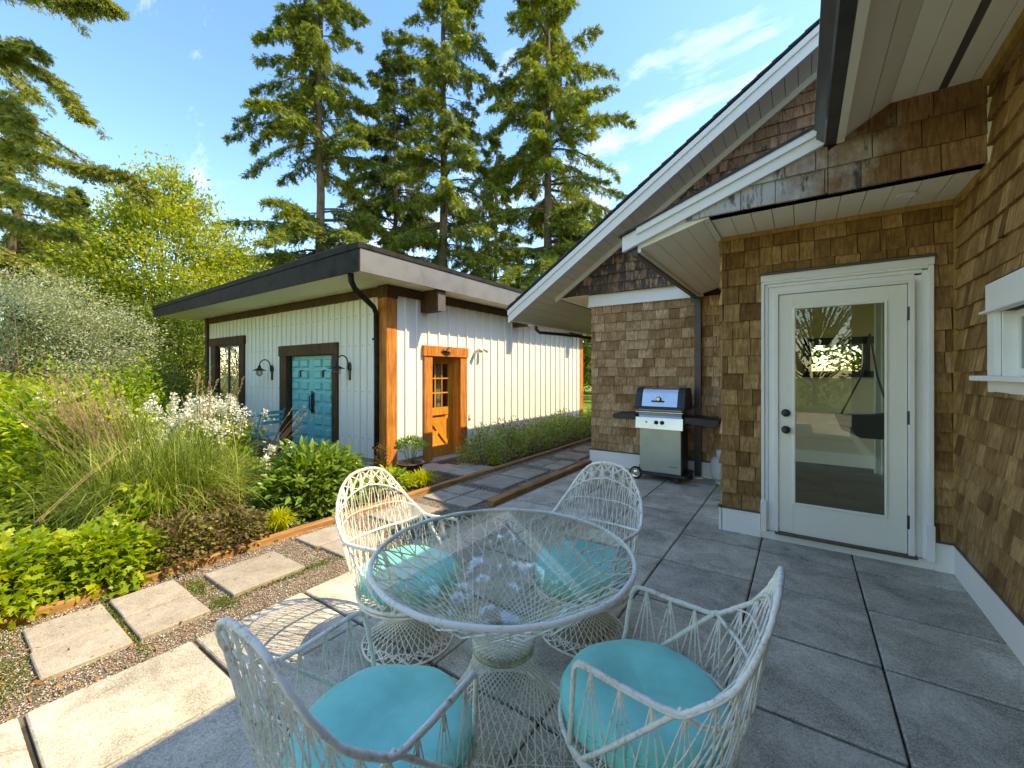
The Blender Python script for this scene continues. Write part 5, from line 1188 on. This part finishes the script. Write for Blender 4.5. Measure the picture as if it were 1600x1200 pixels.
# front border
LB = [(-4.06, -.22, .44, .42, .44), (-4.08, .28, .44, .42, .42), (-4.05, .74, .40, .38, .38)]
for i, (x, y, rx, ry, h) in enumerate(LB):
    leafy('lobed_plant', x, y, rx, ry, h, 3600, .056, M['lime'], ['bright lime lobed leaf plant at the left frame edge of the timber edging', 'bright lime lobed leaf plant spilling over the timber beside the first stepping stones', 'lime lobed leaf plant next to the purple brown foliage'][i], 101 + i, (LOBE_T, LOBE_F), nobj=95, hang=-.35)
leafy('lobed_plant', -4.55, 1.12, .20, .20, .52, 160, .12, M['lime'], 'single large leaved lime plant rising behind the purple brown foliage', 105, (LOBE_T, LOBE_F), nobj=60)
PB_ = [(-4.02, 1.18, .40, .32, .32, 'purple brown small leaved mound between the lime plants and the terracotta pot'), (-3.99, 1.56, .32, .30, .28, 'purple brown small leaved mound beside the yellow grass tuft'), (-4.55, 1.6, .35, .35, .38, 'taller purple green mound just below the terracotta pot')]
for i, (x, y, rx, ry, h, lb) in enumerate(PB_):
    leafy('purple_leaved_plant', x, y, rx, ry, h, 2600, .034, M['purple'], lb, 111 + i, (LOBE_T, LOBE_F), stemn=12)
grassy('yellow_grass_tuft', -3.93, 1.93, .24, .27, 260, .010, M['yblade'], 'bright yellow arching grass tuft on the bed edge between purple mound and leafy shrub', 121)
leafy('peony_shrub', -4.42, 2.52, .52, .62, .64, 2300, .125, M['peony'], 'leafy glossy green shrub left of the sunlit chair, below the turquoise doors', 131, (PEO_T, PEO_F), nobj=260, cat_='shrub', hang=-.1)
leafy('peony_shrub', -5.05, 3.0, .45, .45, .60, 1200, .12, M['peony'], 'leafy green shrub behind, closer to the shed front wall', 132, (PEO_T, PEO_F), nobj=0, cat_='shrub')
leafy('hosta', -4.26, 3.42, .30, .27, .24, 260, .11, M['bright'], 'light green hosta by the timber edging below the potted shrub', 133, (PEO_T, PEO_F), nobj=150, wid=1.6)
grassy('striped_grass_tuft', -3.98, 3.74, .32, .27, 420, .010, M['yblade'], 'arching yellow green striped grass tuft beside the orange cedar door path', 134)
grassy('yellow_grass_tuft', -4.02, 5.30, .20, .16, 160, .009, M['yblade'], 'small yellow grass tuft in front of the low hedge', 135)
for i in range(8):
    y = 5.35 + i * .68; lb = ['first low bush of the hedge, nearest the orange door', 'second low hedge bush from the orange door', 'third low hedge bush from the orange door', 'fourth low hedge bush, midway along the shed wall', 'fifth low hedge bush, past the middle of the shed wall', 'sixth low hedge bush along the shed wall', 'seventh low hedge bush, last but one at the far end', 'last low hedge bush at the far shed corner'][i]
    leafy('hedge_bush', -4.28 + random.uniform(-.03, .03), y, .42, .44, .56 + .09 * math.sin(i * 2.1), 2300, .045, M['hedge'], lb, 141 + i, (TRI_T * np.array([1, 1.3, 1]), TRI_F), cat_='bush', group='low hedge bushes along the shed wall', stemn=10, shell=.35)
# potted azalea
pz_ = tag(empty('plant_pot', (-4.62, 4.10, -.02)), 'wide brown glazed pot by the cedar corner post holding a small shrub', 'pot')
m = MB(); m.lathe([(.0, .02), (.12, .02), (.15, .06), (.185, .14), (.205, .15), (.205, .17), (.188, .172), (.175, .15), (.0, .148)], 32); m.build('pot_body', M['potbrown'], pz_, True)
m = MB(); m.lathe([(0, .145), (.172, .150), (.172, .152), (0, .158)], 24); m.build('potting_soil', M['soil'], pz_)
az = leafy('potted_shrub', -4.62, 4.10, .22, .22, .42, 700, .045, M['peony'], 'small flat topped shrub growing in the brown glazed pot', 151, cat_='shrub', z0=.26, stemn=16); az.location.z = .08
leafy('climbing_vine', -5.42, 4.20, .12, .15, .5, 500, .030, M['red'], 'reddish vine clinging to the foot of the cedar corner post', 152)
# terracotta pot lying in the bed
tp = tag(empty('terracotta_pot', (-4.92, 1.58, .14)), 'terracotta pot half hidden in the tall grass', 'pot')
m = MB(); m.lathe([(0, -.16), (.07, -.16), (.12, -.06), (.14, .04), (.11, .12), (.075, .15), (.09, .19), (.075, .19), (.06, .15), (.0, .14)], 28); o = m.build('pot_body', M['terracotta'], tp, True); o.rotation_euler = (.5, .25, 0)
m = MB(); m.lathe([(0, .0), (.12, .0), (.10, .17), (0, .17)], 16, (0, 0, -.31)); m.build('stand', M['foundation'], tp)

# tall fountain grass
grassy('fountain_grass', -5.10, 1.40, 1.05, 1.25, 2600, .008, M['blade'], 'big arching fountain grass in the middle of the bed', 161, lean=(.05, -.05), base=.22)
grassy('fountain_grass', -5.50, 1.85, .62, 1.02, 1800, .008, M['blade'], 'tall upright grass behind the terracotta pot, right of the fountain grass', 162, base=.22, up=.75)
grassy('fountain_grass', -6.2, 1.3, .95, 1.45, 1600, .009, M['blade'], 'tall grass clump farther back behind the fountain grass', 163, base=.22, up=.7)
# feathery seed plumes
def plumes(cx, cy, n, h, spread, label, seed, lean=(0, 0), heads=M['seed'], hl=.28, name='plume_grass', w=.02):
    global RNG
    RNG = np.random.default_rng(seed); random.seed(seed); t = tag(empty(name, (cx, cy, soilz(cx))), label, 'ornamental grass'); m = MB(); P = []; D = []
    for k in range(n):
        a = random.uniform(0, 6.28); r = random.uniform(.2, 1) * spread; L = h * random.uniform(.8, 1.1)
        p0 = Vector((random.gauss(0, .08), random.gauss(0, .08), 0)); p2 = p0 + Vector((math.cos(a) * r + lean[0], math.sin(a) * r + lean[1], L)); p1 = p0.lerp(p2, .5) + Vector((-math.cos(a) * r * .15 - lean[0] * .2, -math.sin(a) * r * .15 - lean[1] * .2, .05))
        pts = catmull([p0, p1, p2], 4); m.tube(pts, .0020, 4)
        dd = (p2 - p1).normalized()
        q = RNG.uniform(0, 1, 34); P.append(np.array(p2)[None] - np.array(dd)[None] * (q * hl)[:, None]); D.append(np.array(dd)[None] + RNG.normal(size=(34, 3)) * .35)
    m.build('stems', M['drystem'], t); P = np.concatenate(P); D = np.concatenate(D)
    V, F = scatter(TRI_T, TRI_F, P, D, rdir(len(P)), RNG.uniform(.02, .042, len(P)), .45); link('seed_heads', np_mesh('seed_heads', V, F, heads), t)
plumes(-5.7, 1.25, 80, 1.45, .36, 'brown feathery seed plumes leaning left above the fountain grass', 171, lean=(-.55, -.30), hl=.5)
plumes(-6.2, 2.1, 16, 1.5, .40, 'thin dry stalks standing up in front of the dark thicket', 172, lean=(-.1, .1), hl=.25)
plumes(-5.9, 2.7, 9, 1.05, .30, 'sparse dry stalks crossing in front of the shed wall', 173, lean=(.25, .3), hl=.15)
m = MB()
for s in range(2): m.tube(catmull([(-4.9 + s * .012, 1.1, .78), (-4.6, .80 + s * .01, .64 - s * .01), (-4.25, .48 + s * .015, .42)], 6), .0020, 4)
tag(m.build('dry_flower_stalk', M['drystem']), 'long dry stalk arching down over the lime plants at the front of the bed', 'stalk')
# white flower spikes
def flowers(cx, cy, n, h0, h1, sx, sy, label, seed, hl=.16):
    global RNG
    RNG = np.random.default_rng(seed); random.seed(seed); t = tag(empty('white_flower_plant', (cx, cy, soilz(cx))), label, 'flower'); m = MB(); P = []; LP = []
    for k in range(n):
        x, y = random.gauss(0, sx), random.gauss(0, sy); h = random.uniform(h0, h1); b = Vector((x * .7, y * .7, 0)); e = Vector((x, y, h)); m.tube([b, b.lerp(e, .5), e], .0035, 4)
        q = RNG.uniform(0, 1, 46); P.append(np.array([x, y, h])[None] - np.array([0, 0, 1.0])[None] * (q * hl)[:, None] + RNG.normal(size=(46, 3)) * (.010 + .022 * q)[:, None])
        q = RNG.uniform(.05, .85, 22); LP.append(np.array([x, y, 0])[None] * (0.7 + .3 * q[:, None]) + np.stack([q * 0, q * 0, q * h], 1) + RNG.normal(size=(22, 3)) * .06)
    m.build('stems', M['stem'], t); P = np.concatenate(P); LP = np.concatenate(LP)
    V, F = scatter(TRI_T * np.array([1, 1.6, 1]), TRI_F, P, rdir(len(P)), rdir(len(P)), RNG.uniform(.024, .042, len(P))); link('petals', np_mesh('petals', V, F, M['petal']), t)['kind'] = 'stuff'
    V, F = scatter(LEAF_T, LEAF_F, LP, rdir(len(LP), -.2), rdir(len(LP), 1), RNG.uniform(.05, .10, len(LP))); link('foliage', np_mesh('foliage', V, F, M['bright']), t)
x, y = at(318, 5.4); flowers(x, y, 95, .90, 1.33, .27, .30, 'dense white flower spikes in front of the shed window and wall', 181)
x, y = at(285, 5.0); flowers(x, y, 30, .78, 1.12, .36, .30, 'lower white flower spikes left of the turquoise bistro set', 182)
x, y = at(240, 6.2); flowers(x, y, 16, .95, 1.25, .5, .4, 'scattered white flower spikes left in the flower bed', 183)
x, y = at(105, 6.4); flowers(x, y, 6, 1.15, 1.35, .5, .3, 'few white blossoms above the green thicket at the left', 184, hl=.06)
x, y = at(425, 5.0); flowers(x, y, 6, .58, .76, .18, .2, 'few white blossoms just above the leafy glossy shrub', 185, hl=.05)
# left green masses
SPECS = [(30, 4.6, .85, .85, 1.30, 4200, .10, 'bright', 'dense bright green leafy bush at the left edge of the bed'), (125, 4.7, .80, .80, 1.34, 4800, .095, 'bright', 'bright green leafy bush between the left edge bush and the fountain grass'), (-60, 5.0, .9, .9, 1.5, 3200, .11, 'bright', 'green leafy bush at the very left frame edge'), (70, 6.4, 1.1, 1.1, 1.62, 5200, .085, 'bright', 'taller green bush behind the left edge bushes'), (185, 7.2, 1.0, 1.0, 1.68, 5200, .085, 'bright', 'green bush behind the brown plumes'), (250, 8.8, 1.2, 1.2, 1.9, 4400, .09, 'decid_dk', 'darker green bush in front of the thicket left of the shed'), (10, 8.4, 1.3, 1.3, 1.75, 2800, .085, 'red', 'reddish green bush at the left below the silvery shrub'), (335, 7.0, .7, .7, 1.15, 2600, .075, 'bright', 'green bush behind the white flower spikes'), (395, 5.8, .35, .35, .46, 900, .06, 'decid_dk', 'low green bush right of the white flowers by the bistro set'), (210, 4.9, .45, .45, .62, 1100, .06, 'decid_dk', 'low green plant at the foot of the fountain grass')]
for i, (px, dp, rx, ry, h, n, ls, mt, lb) in enumerate(SPECS):
    x, y = at(px, dp); leafy('garden_bush', x, y, rx, ry, h, n, ls, M[mt], lb, 201 + i, cat_='bush', nobj=(90 if i < 2 else 0), shell=.4, tilt=.7)
# ground cover in the bed (nobody could count it)
RNG = np.random.default_rng(9); n = 9000
P = np.stack([RNG.uniform(-9, -3.82, n), RNG.uniform(-1.5, 3.6, n), RNG.uniform(0, .16, n)], 1); P[:, 2] += np.array([soilz(v) for v in P[:, 0]]); V, F = scatter(LEAF_T, LEAF_F, P, rdir(n, .3), rdir(n, 1), RNG.uniform(.03, .08, n))
tag(link('ground_cover', np_mesh('ground_cover', V, F, M['decid_dk'])), kind='stuff')
n = 5000; P = np.stack([RNG.uniform(-5.35, -3.8, n), RNG.uniform(3.0, 11, n), RNG.uniform(.0, .03, n)], 1); P[:, 2] += np.array([soilz(v) for v in P[:, 0]]); V, F = scatter(TRI_T, TRI_F, P, rdir(n, .1, .3), rdir(n, 2), RNG.uniform(.01, .04, n))
tag(link('bark_mulch', np_mesh('bark_mulch', V, F, M['deadleaf'])), kind='stuff')

RNG = np.random.default_rng(19); n = 150
P = np.stack([RNG.uniform(0, 1, n) ** 2 * 3.4 - 2.66, RNG.uniform(0, 5.5, n), np.full(n, .003)], 1); V, F = scatter(TRI_T, TRI_F, P, rdir(n, 0, .05), np.tile([0, 0, 1.0], (n, 1)), RNG.uniform(.006, .02, n))
tag(link('fallen_leaf_litter', np_mesh('fallen_leaf_litter', V, F, M['deadleaf'])), kind='stuff')
